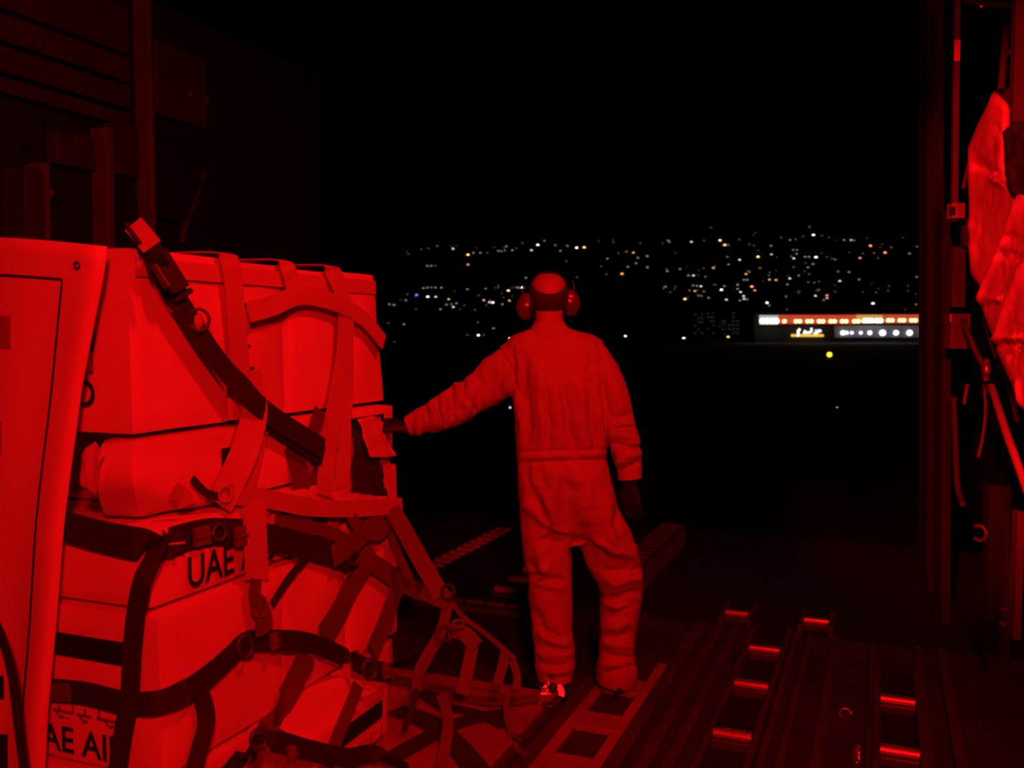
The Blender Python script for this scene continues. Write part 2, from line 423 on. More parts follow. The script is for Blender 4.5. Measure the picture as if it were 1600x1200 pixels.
for i in range(85):
    u = random.random()
    if u < 0.62: px = random.uniform(1030, 1440); py = random.gauss(430, 32); 
    elif u < 0.8: px = random.uniform(900, 1440); py = random.gauss(382, 10)
    else: px = random.uniform(600, 830); py = random.choice((random.gauss(468, 12), random.gauss(388, 4)))
    py = max(356, min(484, py))
    c = random.choice('wwwwaao'); city_light(px, py, c, 0 if random.random() < .75 else 1, random.uniform(1.0, 1.6))

ORD = 'leftmost second third fourth fifth sixth seventh eighth ninth tenth eleventh twelfth thirteenth fourteenth fifteenth sixteenth seventeenth eighteenth nineteenth twentieth'.split()
for (br, cn, v, h), lst in CL.items():
    lst.sort(key=lambda t: t[0]); n = len(lst)
    for i, (px, o) in enumerate(lst):
        if n == 1: lb = 'only %s %s town light %s, %s' % (br, cn, v, h)
        elif i == n - 1: lb = 'rightmost of the %s %s lights %s, %s' % (br, cn, v, h)
        else: lb = '%s%s of the %s %s lights %s, %s' % (ORD[i], ' from left' if i else '', br, cn, v, h)
        o['label'] = lb; o['group'] = '%s %s town lights %s %s' % (br, cn, v, h)

# apron lamps nearer than the hill: short stake with a glowing globe
def apron_lamp(px, py, h, c, lv, r, label):
    g = onz(px, py, -1.65 + h)
    t = empty('apron_lamp', (g.x, g.y, -1.65), label, 'lamp')
    MB().tube([(g.x, g.y, -1.65), (g.x, g.y, g.z)], 0.05 * h + .02, 8).build('post', m_dsteel, t)
    s = MB().sphere(g, r, 12, 8).build('globe', emis('globe_' + c, LC[c][0], (0.3, 0.8, 1.4, 2.6)[lv]), t)
apron_lamp(1296, 554, 0.5, 'y', 2, 0.33, 'yellow round apron light below the lit terminal')
apron_lamp(1308, 637, 0.3, 'w', 1, 0.03, 'tiny white ground light far out on the apron at right')
apron_lamp(797, 637, 0.3, 'w', 2, 0.045, 'tiny white ground light under the worker\'s outstretched arm')
apron_lamp(1002, 828, 0.2, 'w', 0, 0.012, 'faint ground light beside the worker\'s right knee')

# ------------------------------------------------------------------ terminal building
D_T = 300.0
def T(px, py, back=0): return P(px, py, D_T) + FH * back
tb = empty('terminal_building', P(1316, 532, D_T), 'long lit airport terminal with red and white fascia band', 'building')
def quadbox(mb, x0, y0, x1, y1, back0, thick):
    a = T(x0, y1, back0); return mb.obox(a, T(x1, y1, back0) - a, FH * thick, T(x0, y0, back0) - a)
quadbox(MB(), 1180, 488, 1475, 543, 1.2, 20).build('terminal_wall', m_roofm, tb)
m_red_f = emis('red_fascia_painted_glow', (1.0, 0.09, 0.04), 0.55)  # fascia panels: lamplight on them is put in as emission
m_yel_f = emis('yellow_fascia_painted_glow', (1.0, 0.5, 0.08), 0.6)
m_whi_f = emis('white_fascia_painted_glow', (0.8, 0.8, 0.72), 0.55)
m_wb = emis('white_flood_lamp', (1, 1, 0.95), 5.0)
m_ob = emis('warm_flood_lamp', (1, 0.62, 0.22), 4.0)
quadbox(MB(), 1187.5, 492.5, 1216, 507, 0, 1.0).build('white_fascia_panel', m_whi_f, tb)
quadbox(MB(), 1216.4, 492.0, 1338, 506, 0, 1.0).build('red_fascia_panel', m_red_f, tb)
quadbox(MB(), 1338.4, 491.8, 1379, 505, 0, 1.0).build('yellow_fascia_panel', m_yel_f, tb)
quadbox(MB(), 1379.4, 491.4, 1475, 505, 0, 1.0).build('red_fascia_panel', m_red_f, tb)
# gutter of floodlamps under the fascia
def blob(px, py, r, m, name='flood_lamp', sx=1.0):
    c = T(px, py, -0.6); s = r * D_T / F_PX
    mb = MB(); rs = []
    o = MB().sphere(c, (s * sx, s * sx, s), 12, 8).build(name, m, tb)
    return o
for px in (1191, 1197, 1205, 1212, ): blob(px, 501.5, 4.0, m_wb, sx=1.1)
for px in (1225, 1243, 1249, 1261, 1267, 1279, 1285, 1297, 1303, 1315, 1321, 1334, 1340): blob(px, 502, 3.0, m_ob)
for px in (1350, 1355, 1361, 1369, 1375): blob(px, 501, 3.4, m_wb)
for px in (1387, 1393, 1405, 1411, 1423, 1429, 1440, 1445): blob(px, 500.5, 3.0, m_ob)
m_lw = mat('lit_ground_floor_wall', (0.15, 0.15, 0.18), 0.8, bump=0.2, bscale=1)
quadbox(MB(), 1305, 508.5, 1475, 527.5, 0.6, 0.4).build('ground_floor_facade', m_lw, tb)
m_cb = emis('cool_flood_lamp', (0.85, 0.87, 1.0), 2.2, True)
for px, r in ((1316, 3.4), (1322, 2.4), (1330, 2.2), (1344, 2.2), (1358, 3.0), (1378, 4.2), (1399, 3.6), (1420, 4.0), (1443, 3.4)):
    blob(px, 520, r * 1.15, m_cb)
    c = T(px, 518.5, -0.3)
    ld = bpy.data.lights.new('facade_lamp_light', 'POINT'); ld.energy = 22 * r; ld.color = (0.85, 0.85, 1.0); ld.shadow_soft_size = 0.3
    lo = bpy.data.objects.new('facade_lamp_light', ld); COL.objects.link(lo); lo.parent = tb; lo.location = c - tb.location
# neon sign: script strokes over a yellow bar
sg = empty('neon_sign', T(1259, 526, -0.8), 'small white script sign over a yellow bar on the terminal', 'sign')
m_ny = emis('yellow_neon', (1.0, 0.62, 0.03), 1.0)
m_nw = emis('white_neon', (1.0, 0.9, 1.0), 1.6)
MB().tube([T(1235, 524.2, -1), T(1285, 524.2, -1)], 0.42, 8).build('underline_bar', m_ny, sg)
def stroke(pts, r): MB().tube([T(a, b, -1.2) for a, b in pts], r, 8).build('script_stroke', m_nw, sg)
stroke([(1248, 514), (1245, 518), (1246, 522), (1244, 525)], 0.42)
stroke([(1254, 521), (1256, 517), (1258, 520), (1262, 519)], 0.36)
stroke([(1262, 520), (1266, 518), (1266, 512.5)], 0.36)
stroke([(1270, 521), (1275, 520), (1278, 516), (1281, 518)], 0.36)
stroke([(1272, 516.5), (1274, 516)], 0.25)

# faint apartment blocks below the hill
for i, (x0, x1, y0, y1, g) in enumerate(((1083, 1100, 487, 530, 0), (1103, 1117, 485, 530, 1), (1122, 1135, 497, 530, 2), (1135, 1156, 485, 530, 3))):
    D = 700 + 15 * i
    b = empty('apartment_block', P((x0 + x1) / 2, 530, D),
              ('narrow dark apartment block, leftmost of the four below the hill', 'tall faint apartment block, second from left below the hill',
               'low thin apartment block between two taller ones', 'widest faintly lit apartment block just left of the terminal')[i], 'building', 'apartment blocks below the hill')
    a = P(x0, y1, D); MB().obox(a, P(x1, y1, D) - a, FH * 14, P(x0, y0, D) - a).build('facade', m_conc, b)
    for fl in range(6):
        for k in range(3):
            if random.random() < 0.45: continue
            xx = x0 + (x1 - x0) * (0.12 + 0.3 * k); yy = y0 + 3 + (y1 - y0 - 8) * fl / 6
            a = P(xx, yy + 3, D) - FH * 0.1
            MB().obox(a, P(xx + (x1 - x0) * .2, yy + 3, D) - FH * .1 - a, FH * 0.2, P(xx, yy, D) - FH * .1 - a).build('window', emis('added_pane_glow', (0.8, 0.85, 0.8), 0.014), b)  # added glowing panes stand in for faint light on the facade

# ------------------------------------------------------------------ pallet and cargo
pal = empty('cargo_pallet', (-2.5, 2.9, 0), 'flat aluminium cargo pallet under the boxes', 'pallet')
MB().box((-3.9, 1.62, 0.0), (-1.22, 3.55, 0.052)).build('pallet_plate', m_alu, pal, bevel=0.006)
MB().box((-1.24, 1.62, 0.0), (-1.195, 3.55, 0.036)).build('edge_rail', m_rail, pal, bevel=0.003)
for i in range(6):
    c = Vector((-1.205, 1.8 + i * 0.32, 0.052))
    MB().tube([c + Vector((0.022 * math.cos(a), 0.022 * math.sin(a), 0.006)) for a in [k * math.pi / 6 for k in range(12)]], 0.005, 6, closed=True).build('pallet_ring', m_dsteel, pal, smooth=True)

def bulge_box(name, lo, hi, m, rot=0, seed=0, amp=0.006, puff=0.01, crush=None, n=14):
    lo = Vector(lo); hi = Vector(hi); c = (lo + hi) / 2; h = (hi - lo) / 2
    bm = bmesh.new(); bmesh.ops.create_cube(bm, size=2)
    bmesh.ops.subdivide_edges(bm, edges=bm.edges, cuts=n, use_grid_fill=True)
    for v in bm.verts:
        p = v.co.copy()
        q = Vector((p.x * h.x, p.y * h.y, p.z * h.z))
        # soft edges
        r = 0.012
        inner = Vector([max(-h[i] + r, min(h[i] - r, q[i])) for i in range(3)])
        d = q - inner
        if d.length > r: q = inner + d.normalized() * r
        for ax in range(3):
            o1, o2 = [i for i in range(3) if i != ax]
            if abs(abs(p[ax]) - 1) < 1e-4:
                q[ax] += math.copysign(1, p[ax]) * puff * (1 - p[o1] ** 2) * (1 - p[o2] ** 2) * (0.4 if ax == 2 else 1)
        nv = noise.noise_vector(q * 5 + Vector((seed * 3.1, seed, 0)))
        q += Vector((nv.x, nv.y, nv.z * 0.25)) * amp
        if crush: q = crush(p, q, h)
        v.co = Matrix.Rotation(rot, 3, 'Z') @ q + Vector((0, 0, h.z))
    me = bpy.data.meshes.new(name); bm.to_mesh(me); bm.free(); me.materials.append(m)
    for p in me.polygons: p.use_smooth = True
    o = bpy.data.objects.new(name, me); COL.objects.link(o); o.location = (c.x, c.y, lo.z)
    es = o.modifiers.new('split', 'EDGE_SPLIT'); es.split_angle = math.radians(50)
    return o
def onbox(o, lo, hi, face, parent_fn): pass
def plate(parent, name, o, u, v, m, t=0.002):
    u = Vector(u); v = Vector(v); n = u.cross(v).normalized() * t
    return MB().obox(o, u, v, n).build(name, m, parent)
EY = Vector((0, 1, 0)); EX = Vector((1, 0, 0)); EZ = Vector((0, 0, 1))
def scribble(parent, o, right, up, w, hgt, m):
    """a line of joined script: baseline, teeth, tall strokes and dots"""
    right = Vector(right); up = Vector(up); n = right.cross(up).normalized(); mb = MB()
    o = Vector(o) + n * 0.001; tk = hgt * 0.1
    def seg(a, b, c, d, k=tk):
        p = o + right * (a * w) + up * (b * hgt); q = o + right * (c * w) + up * (d * hgt)
        t = (q - p).normalized(); s = n.cross(t) * k / 2
        mb.add([p - s, q - s, q + s, p + s, p - s + n * .0012, q - s + n * .0012, q + s + n * .0012, p + s + n * .0012],
               [(0, 3, 2, 1), (4, 5, 6, 7), (0, 1, 5, 4), (1, 2, 6, 5), (2, 3, 7, 6), (3, 0, 4, 7)])
    for a, b in ((0.0, .16), (.2, .42), (.46, .62), (.67, .98)): seg(a, .3, b, .3)
    for x in (0.03, .16, .27, .42, .55, .70, .98): seg(x, .3, x, .95 if x in (.16, .42, .70, .98) else .6)
    for x in (.07, .1, .3, .5, .58, .8, .86): seg(x, .8, x + .02, .8)
    for x in (.22, .48, .75): seg(x, .3, x + .06, .02); seg(x + .06, .02, x + .1, .12)
    for x in (.35, .9): seg(x, .05, x + .02, .05)
    return mb.build('printed_script', m, parent)
def print_front(o, yf, xr, zt, w=0.30, dark=m_print, hh=1.0, zs=.155, zx=.235):
    """flag bars, script line and UAE AID on the face that looks along -Y; xr = right end"""
    f = yf - 0.010
    plate(o, 'printed_bar', (xr - w, f, zt - 0.075 * hh), EX * w, EZ * 0.068 * hh, dark)
    scribble(o, (xr - w, f, zt - zs), EX, EZ, w, 0.07 * hh, m_print_f)
    text_mesh(o, 'UAE AID', (xr, f, zt - zx), EX, EZ, 0.076 * hh, dark, ralign=True)
def print_right(o, xf, y0, zt, w=0.30, hh=1.0, word=True):
    f = xf + 0.010
    plate(o, 'printed_bar', (f, y0, zt - 0.075 * hh), EY * w, EZ * 0.068 * hh, m_print)
    scribble(o, (f, y0, zt - 0.175 * hh), EY, EZ, w, 0.07 * hh, m_print_f)
    if word: text_mesh(o, 'UAE AID', (f, y0, zt - 0.265 * hh), EY, EZ, 0.074 * hh, m_print, squash=0.82)
def tape_top_edge(o, xf, y0, y1, z, side='x'):
    plate(o, 'tape', (xf + 0.008, y0, z - 0.06), EY * (y1 - y0), EZ * 0.055, m_tape, 0.001)

def crushE(p, q, h):
    # lower near corner sags out and is rounded like a squashed carton
    fx = max(0, p.x); fy = max(0, -p.y); low = max(0, -p.z)
    k = fx * (0.35 + 0.65 * max(0, -p.y))
    q.x += 0.035 * k * math.sin((p.z + 1) * 2.4) * (0.5 + 0.5 * low)
    q.x += 0.010 * math.sin(p.y * 6 + p.z * 5) * fx * low
    q.y -= 0.03 * fy * math.sin((p.z + 1) * 1.8)
    q.x -= 0.05 * (fx * fy * low) ** 0.8
    s_ = min(1, max(0, (0.6 - p.x) / 0.4)); q.y += 0.34 * fy * s_ * s_ * (3 - 2 * s_)
    q.y += 0.05 * (fx * fy * low)
    return q
def crushD(p, q, h):
    q.y -= 0.042 * (1 + p.z) * max(0, p.y); return q
B = {}
B['A'] = bulge_box('cardboard_box', (-2.62, 2.06, 1.235), (-2.0, 2.49, 1.775), m_card, seed=1, puff=0.006)
B['B'] = bulge_box('cardboard_box', (-2.60, 2.51, 1.235), (-2.005, 2.80, 1.770), m_card2, seed=2)
B['C'] = bulge_box('cardboard_box', (-2.60, 2.82, 1.235), (-2.0, 3.15, 1.765), m_card, seed=3)
B['D'] = bulge_box('cardboard_box', (-2.60, 3.17, 1.235), (-2.0, 3.52, 1.775), m_card, seed=4, crush=crushD)
B['E'] = bulge_box('cardboard_box', (-2.60, 2.05, 0.985), (-1.975, 2.55, 1.22), m_card2, seed=5, crush=crushE, amp=0.012)
B['E2'] = bulge_box('cardboard_box', (-2.58, 2.58, 0.985), (-1.975, 3.05, 1.22), m_card, seed=6, amp=.01)
B['E3'] = bulge_box('cardboard_box', (-2.58, 3.08, 0.985), (-1.965, 3.53, 1.22), m_card, seed=7)
B['F'] = bulge_box('cardboard_box', (-2.56, 2.035, 0.74), (-1.92, 2.60, 0.972), m_card, seed=8)
B['F2'] = bulge_box('cardboard_box', (-2.56, 2.63, 0.74), (-1.93, 3.05, 0.972), m_card2, seed=9)
B['F3'] = bulge_box('cardboard_box', (-2.56, 3.08, 0.74), (-1.93, 3.50, 0.972), m_card, seed=10)
B['G'] = bulge_box('cardboard_box', (-2.54, 2.02, 0.255), (-1.88, 2.60, 0.727), m_card, seed=11)
B['G2'] = bulge_box('cardboard_box', (-2.54, 2.63, 0.255), (-1.90, 3.03, 0.727), m_card, seed=12)
B['G3'] = bulge_box('cardboard_box', (-2.54, 3.06, 0.255), (-1.90, 3.44, 0.727), m_card, seed=13)
B['H'] = bulge_box('cardboard_box', (-2.52, 2.01, 0.056), (-1.87, 2.42, 0.242), m_card2, seed=14)
B['H2'] = bulge_box('cardboard_box', (-2.30, 2.45, 0.056), (-1.665, 2.94, 0.242), m_card, seed=15, puff=.004)
B['H3'] = bulge_box('cardboard_box', (-2.52, 2.97, 0.056), (-1.90, 3.40, 0.242), m_card2, seed=16)
LB_ = {
 'A': 'tall white box at the top near corner, printed with ID on its side',
 'B': 'narrow pale top-row box just beyond the tall corner box',
 'C': 'white top-row box between the narrow box and the end box',
 'D': 'white top-row box at the far end nearest the worker\'s hand',
 'E': 'crushed sagging pale box under the tall corner box',
 'E2': 'white second-row box in the middle behind the pale straps',
 'E3': 'white second-row box with a dark printed patch at the far end',
 'F': 'white third-row corner box printed UAE AID facing the aisle',
 'F2': 'pale third-row box in the middle, mostly hidden by dark straps',
 'F3': 'white third-row box at the far end above the slanting straps',
 'G': 'large white fourth-row corner box with black bar and UAE AID',
 'G2': 'white fourth-row box between the large corner box and the end one',
 'G3': 'white fourth-row box at the far end of the pallet',
 'H': 'pale bottom-row box at the near corner of the stack',
 'H2': 'bottom white box jutting into the aisle with a black printed bar',
 'H3': 'pale bottom-row box at the far end behind the jutting box'}
for k, o in B.items():
    tag(o, LB_[k], 'box', 'aid boxes stacked on the pallet')
print_front(B['A'], 2.055, -2.122, 1.552)
# right end of the label sits at -2.15
print_front(B['G'], 2.015, -1.985, 0.655, w=0.36, zs=.265, zx=.365)
text_mesh(B['F'], 'UAE AID', (-1.905, 2.165, 0.770), EY, EZ, 0.094, m_print, squash=.86)
plate(B['E3'], 'printed_bar', (-1.952, 3.16, 1.12), EY * 0.26, EZ * 0.07, m_print)
plate(B['E'], 'printed_bar', (-1.962, 2.40, 1.09), EY * 0.05, EZ * 0.07, m_print)
print_right(B['H2'], -1.663, 2.60, 0.215, w=0.27, hh=0.9, word=False)
for k in 'ABCD':
    o = B[k]
    lo, hi = {'A': (2.075, 2.475), 'B': (2.52, 2.79), 'C': (2.83, 3.14), 'D': (3.18, 3.43)}[k]
    tape_top_edge(o, -1.998, lo, hi, 1.752)
# vertical fold lines and handle slots of top boxes
def slot(o, px, py, w=16, x=-1.99):
    a = onx(px, py, x); b = onx(px + w, py, x)
    MB().tube([a, b], 0.005, 6).build('handle_slot', m_print, o)
slot(B['B'], 372, 476); slot(B['B'], 374, 541); slot(B['B'], 378, 575, 18)

# ------------------------------------------------------------------ banner hung over the near end
bn = empty('printed_banner', ony(60, 1190, 1.95), 'large white cloth banner hanging over the near end of the boxes', 'banner')
Y_B = 1.95
NB, MBR = 26, 40
TL, TR, BL, BR = (-190, 372), (157, 385), (-260, 1330), (55, 1330)
vs = []; fs = []
def edge_x(y): return float(np.interp(y, [372, 385, 420, 500, 600, 700, 800, 900, 1000, 1100, 1200, 1330], [157, 157, 153, 139, 121, 110, 99, 90, 82, 74, 67, 58]))
def bpos(u, v, off=0):
    # u across 0..1, v down 0..1 ; right edge follows the photo's lean
    rx = edge_x(372 + (1330 - 372) * v); lx = -190 - 70 * v
    px = lx + (rx - lx) * u; ty = 372 + 13 * u - (8 * math.sin(u * 3)) ; py = ty + (1330 - ty) * v
    p = ony(px, py, Y_B)
    wv = 0.010 * math.sin(u * 16 + v * 2) * (0.4 + v) + 0.006 * math.sin(u * 7 - v * 4) + 0.01 * noise.noise(Vector((u * 3, v * 4, 0)))
    ed = 0.02 * max(0, 1 - (1 - u) * 22)
    return Vector((p.x, p.y + wv + ed - off, p.z))
for j in range(MBR + 1):
    for i in range(NB + 1): vs.append(bpos(i / NB, j / MBR))
for j in range(MBR):
    for i in range(NB):
        a = j * (NB + 1) + i; fs.append((a, a + 1, a + NB + 2, a + NB + 1))
cl = MB().add(vs, fs).build('cloth', m_banner, bn, smooth=True)
so = cl.modifiers.new('thick', 'SOLIDIFY'); so.thickness = 0.003; so.offset = 1
# printed frame line: right edge and top edge
def bline(pts, w, name='printed_frame_line', m=m_print):
    ps = [bpos(u, v, 0.005) for u, v in pts]
    mb = MB(); ribbon(mb, ps, w, lambda p, t: Vector((0, -1, 0)), 0.0015, sub=2); return mb.build(name, m, bn)
def buv(px, py):
    v = (py - 378) / (1330 - 378); rx = edge_x(py); lx = -190 - 70 * v
    return ((px - lx) / (rx - lx), v)
bline([buv(98 - (58 * (y - 437) / 650) - 4 * math.sin((y - 437) / 650 * 3.1), y) for y in range(437, 1200, 25)], 0.006)
bline([buv(x, 436) for x in list(range(-60, 98, 20)) + [98]], 0.006)
# faint printed panels
def bpatch(x0, y0, x1, y1, m):
    mb = MB(); n = 8; vs = []; fs = []
    for j in range(n + 1):
        for i in range(n + 1):
            u, v = buv(x0 + (x1 - x0) * i / n, y0 + (y1 - y0) * j / n); vs.append(bpos(u, v, 0.0045))
    for j in range(n):
        for i in range(n): a = j * (n + 1) + i; fs.append((a, a + 1, a + n + 2, a + n + 1))
    o = mb.add(vs, fs).build('printed_patch', m, bn); s = o.modifiers.new('t', 'SOLIDIFY'); s.thickness = .001; return o
m_pf = mat('pale_grey_print', (0.34, 0.34, 0.33), 0.8, bump=.1)
bpatch(-40, 498, 22, 548, m_pf); bpatch(-30, 660, 8, 712, m_pf)
bpatch(-30, 1150, 7, 1230, m_print)
bpatch(-30, 1058, 1, 1095, m_print)
g = bpos(*buv(122, 412), 0.008)
MB().tube([g + Vector((0.009 * math.cos(a), 0, 0.009 * math.sin(a))) for a in [k * math.pi / 6 for k in range(12)]], 0.003, 6, closed=True).build('grommet', m_dsteel, bn, smooth=True)
mb = MB(); ribbon(mb, [ony(a, b, Y_B - 0.08) for a, b in ((-14, 960), (4, 1000), (18, 1050), (26, 1110), (32, 1160), (42, 1230))], 0.032, lambda p, t: Vector((.1, -1, 0)))
o = mb.build('webbing_strap', m_web_d); tag(o, 'dark curved strap crossing the banner\'s lower corner', 'strap')

# ------------------------------------------------------------------ straps
def aface(z):
    pts = [(3.0, 1.99), (1.235, 1.985), (0.98, 1.955), (0.73, 1.905), (0.27, 1.86)]
    if z >= 3: return 2.0
    for (z1, a1), (z0, a0) in zip(pts, pts[1:]):
        if z >= z0: return a0 + (a1 - a0) * (z - z0) / (z1 - z0)
    return 1.86
def S(px, py, off=0.02, zlow=None):
    r = ray(px, py); z = 1.0
    for _ in range(8):
        a = aface(z) - off
        ty = (2.03 - off) / r.y if r.y > 0 else 1e9
        tx = -a / r.x if r.x < 0 else 1e9
        t = max(tx, ty); z = (C0 + r * t).z
        if z < 0.27 and px > 400:
            a2 = 1.655 - off; t2 = -a2 / r.x; q = C0 + r * t2
            if q.y < 2.97: t = min(t, t2)
        if z < 0.07: break
    p = C0 + r * t
    if p.z < 0.075: p = onz(px, py, 0.075)
    return p
def face_n(p, t=0):
    if p.z > 1.778: return Vector((0.5, 0, 1))
    # outward normal, rounded over the near corner
    if p.y < 2.10: return Vector((0.15, -1, 0.05))
    if p.y < 2.2: return Vector((0.8, -0.6, 0.05))
    return Vector((1, -0.12, 0.1))
def wfit(ps, wpx, d, nf):
    """webbing is seen at a slant: keep the true width plausible (35 to 60 mm)"""
    ks = []
    for a, b in zip(ps, ps[1:]):
        t = (b - a).normalized(); n = nf((a + b) / 2).normalized(); wv = t.cross(n).normalized(); v = (C0 - a).normalized()
        ks.append(max(.45, (wv - v * wv.dot(v)).cross(t - v * t.dot(v)).length / max(.2, (t - v * t.dot(v)).length)))
    return wpx * d / F_PX / (sum(ks) / len(ks))
net = empty('cargo_net', (-1.8, 2.9, 0.052), 'webbing cargo net draped over the stacked boxes', 'cargo net')
def strap(pts, wpx, m, off=0.02, parent=net, name='strap', twist=None, top=False):
    ps = [S(a, b, off + (c[0] if c else 0)) for a, b, *c in pts]
    if top:
        t0 = ps[0].copy(); t0.z = 1.772; t0.x = -1.985
        ps = [t0 + Vector((-0.3, 0, 0.018)), t0 + Vector((-0.03, 0, 0.018)), t0 + Vector((.01, 0, -.01))] + ps[1:]
    d = sum(px_of(p)[2] for p in ps) / len(ps)
    mb = MB(); ribbon(mb, ps, wfit(ps, wpx, d, face_n), face_n, 0.004, twist)
    return mb.build(name, m, parent)
D_, M_, L_ = m_web_d, m_web_m, m_web_l
# darker lengths
strap([(70, 815), (100, 822), (160, 838), (215, 848), (250, 852), (290, 840), (330, 832), (390, 834), (450, 846), (520, 866), (560, 878)], 42, D_, 0.03)
strap([(252, 840), (238, 875), (222, 910), (212, 960), (206, 1020), (202, 1090), (193, 1140), (182, 1210)], 27, D_, 0.045)
strap([(60, 1077), (130, 1083), (190, 1097), (245, 1098), (290, 1080), (330, 1052), (360, 1025), (385, 1003), (420, 1000), (470, 1002), (505, 1012), (545, 1030), (580, 1046), (612, 1052)], 31, D_, 0.035)
strap([(303, 1062), (318, 1098), (322, 1130), (312, 1170), (300, 1215)], 27, D_, 0.03)
strap([(350, 1215), (385, 1175), (420, 1158), (480, 1172), (540, 1184), (575, 1178), (600, 1184), (640, 1205)], 26, D_, 0.05)
strap([(585, 862), (555, 905), (530, 955), (505, 995)], 28, M_, 0.03)
strap([(482, 1022), (462, 1062), (440, 1105), (424, 1142), (398, 1172)], 27, M_, 0.025)
strap([(622, 915), (602, 972), (582, 1018)], 22, M_, 0.03)
strap([(560, 1070), (545, 1108), (528, 1150), (512, 1200)], 18, M_, 0.03)
strap([(545, 872), (585, 882), (625, 908), (665, 928), (700, 938)], 28, M_, 0.03)
strap([(520, 870), (550, 850), (575, 828), (600, 818)], 30, M_, 0.045)
strap([(440, 800), (455, 835), (470, 870)], 24, M_, 0.02)
strap([(505, 800), (490, 840), (468, 875)], 22, D_, 0.02)
strap([(455, 695), (470, 745), (468, 790)], 26, M_, 0.015)
strap([(520, 690), (500, 740), (485, 785)], 24, M_, 0.015)
strap([(400, 640), (430, 662), (470, 690), (505, 712)], 30, D_, 0.05)
# paler lengths
strap([(388, 488), (425, 478), (465, 462), (500, 466), (535, 478), (570, 500), (600, 535)], 26, L_, 0.035)
strap([(360, 410), (366, 450), (371, 520), (380, 600), (395, 650)], 24, L_, 0.015, top=True)
strap([(450, 415), (456, 440), (461, 470)], 18, L_, 0.015, top=True)
strap([(527, 435), (538, 470), (540, 530), (533, 590), (522, 650), (512, 710), (507, 775)], 22, L_, 0.03, top=True)
strap([(540, 540), (541, 600), (538, 660), (536, 720), (533, 780)], 22, L_, 0.02)
strap([(355, 772), (420, 780), (480, 792), (540, 795), (590, 793), (628, 790)], 27, L_, 0.055)
strap([(392, 580), (398, 640), (384, 700), (362, 750), (345, 790)], 32, L_, 0.05, twist=lambda t: 0.5 * math.sin(t * 3))
strap([(412, 650), (400, 700), (385, 760)], 24, L_, 0.03)
strap([(398, 780), (399, 840), (402, 905)], 34, L_, 0.055)
strap([(270, 765), (285, 775), (292, 790)], 26, L_, 0.05)
strap([(300, 748), (322, 770), (345, 776)], 12, D_, 0.05)
strap([(585, 655), (592, 690), (603, 740), (615, 795)], 18, L_, 0.03)
strap([(430, 812), (470, 822), (510, 830), (555, 850)], 20, M_, 0.03)
strap([(545, 800), (560, 822), (590, 835), (612, 815)], 18, M_, 0.05)
strap([(500, 640), (488, 680), (470, 700)], 20, M_, 0.03)
strap([(400, 905), (398, 930), (412, 955), (418, 975), (400, 985)], 18, M_, 0.06)
strap([(470, 882), (450, 905), (425, 945)], 10, D_, 0.03)
strap([(72, 1078), (75, 1080), (110, 1083)], 24, M_, 0.05)
# free-hanging lengths beyond the stack
def FREE(pts, wpx, m, nv=None, tw=None, name='strap'):
    ps = [P(a, b, d) for a, b, d in pts]; dd = sum(p[2] for p in pts) / len(pts)
    mb = MB(); ribbon(mb, ps, 1.1 * wpx * dd / F_PX, lambda p, t: (nv or Vector((0.5, -1, 0.2))), 0.004, tw)
    return mb.build(name, m, net)
S_far = px_of(S(618, 790, 0.05))[2]
FREE([(612, 795, 3.8), (628, 822, 3.75), (650, 862, 3.7), (672, 900, 3.66), (690, 932, 3.62)], 24, M_)
FREE([(606, 815, 3.86), (620, 860, 3.8), (640, 905, 3.75)], 12, M_)
FREE([(660, 920, 3.68), (680, 930, 3.64), (700, 938, 3.62)], 26, M_)
FREE([(700, 925, 3.62), (697, 955, 3.62), (688, 990, 3.6), (668, 1025, 3.58), (655, 1050, 3.56), (650, 1080, 3.54)], 17, M_, tw=lambda t: 0.6 * math.sin(t * 5))
FREE([(738, 1008, 3.66), (731, 1045, 3.6), (722, 1085, 3.56)], 18, M_)
FREE([(700, 985, 3.64), (725, 990, 3.66), (745, 1010, 3.64)], 22, M_, Vector((0, -1, .8)))
FREE([(705, 940, 3.64), (725, 965, 3.68), (752, 985, 3.7), (780, 1008, 3.72), (805, 1030, 3.7)], 7, M_)
FREE([(790, 1018, 3.72), (784, 1045, 3.68), (776, 1070, 3.64)], 14, M_)
FREE([(800, 1032, 3.7), (808, 1055, 3.66), (806, 1078, 3.62)], 11, M_)
FREE([(795, 1078, 3.6), (790, 1105, 3.52), (797, 1140, 3.42), (808, 1168, 3.34), (822, 1180, 3.28)], 8, M_)
FREE([(650, 1075, 3.54), (645, 1105, 3.46), (632, 1138, 3.38)], 9, D_)
FREE([(690, 1085, 3.55), (700, 1130, 3.38), (688, 1205, 3.12)], 16, M_)
def LIE(pts, wpx, m, z=0.062):
    ps = [onz(a, b, z if True else 0) + Vector((0, 0, 0.006 * math.sin(i * 2.1) + .004)) for i, (a, b) in enumerate(pts)]
    mb = MB(); d = px_of(ps[0])[2]; ribbon(mb, ps, wpx * d / F_PX, lambda p, t: Vector((0, 0, 1)), 0.004); return mb.build('strap', m, net)
LIE([(612, 1062), (660, 1072), (720, 1088), (780, 1098), (840, 1092)], 26, M_)
LIE([(600, 1192), (650, 1165), (700, 1135), (745, 1122), (790, 1118)], 34, D_)
LIE([(618, 1110), (660, 1125), (700, 1150), (735, 1190), (750, 1215)], 36, D_)
LIE([(660, 1080), (690, 1105), (740, 1112), (790, 1135)], 20, D_)
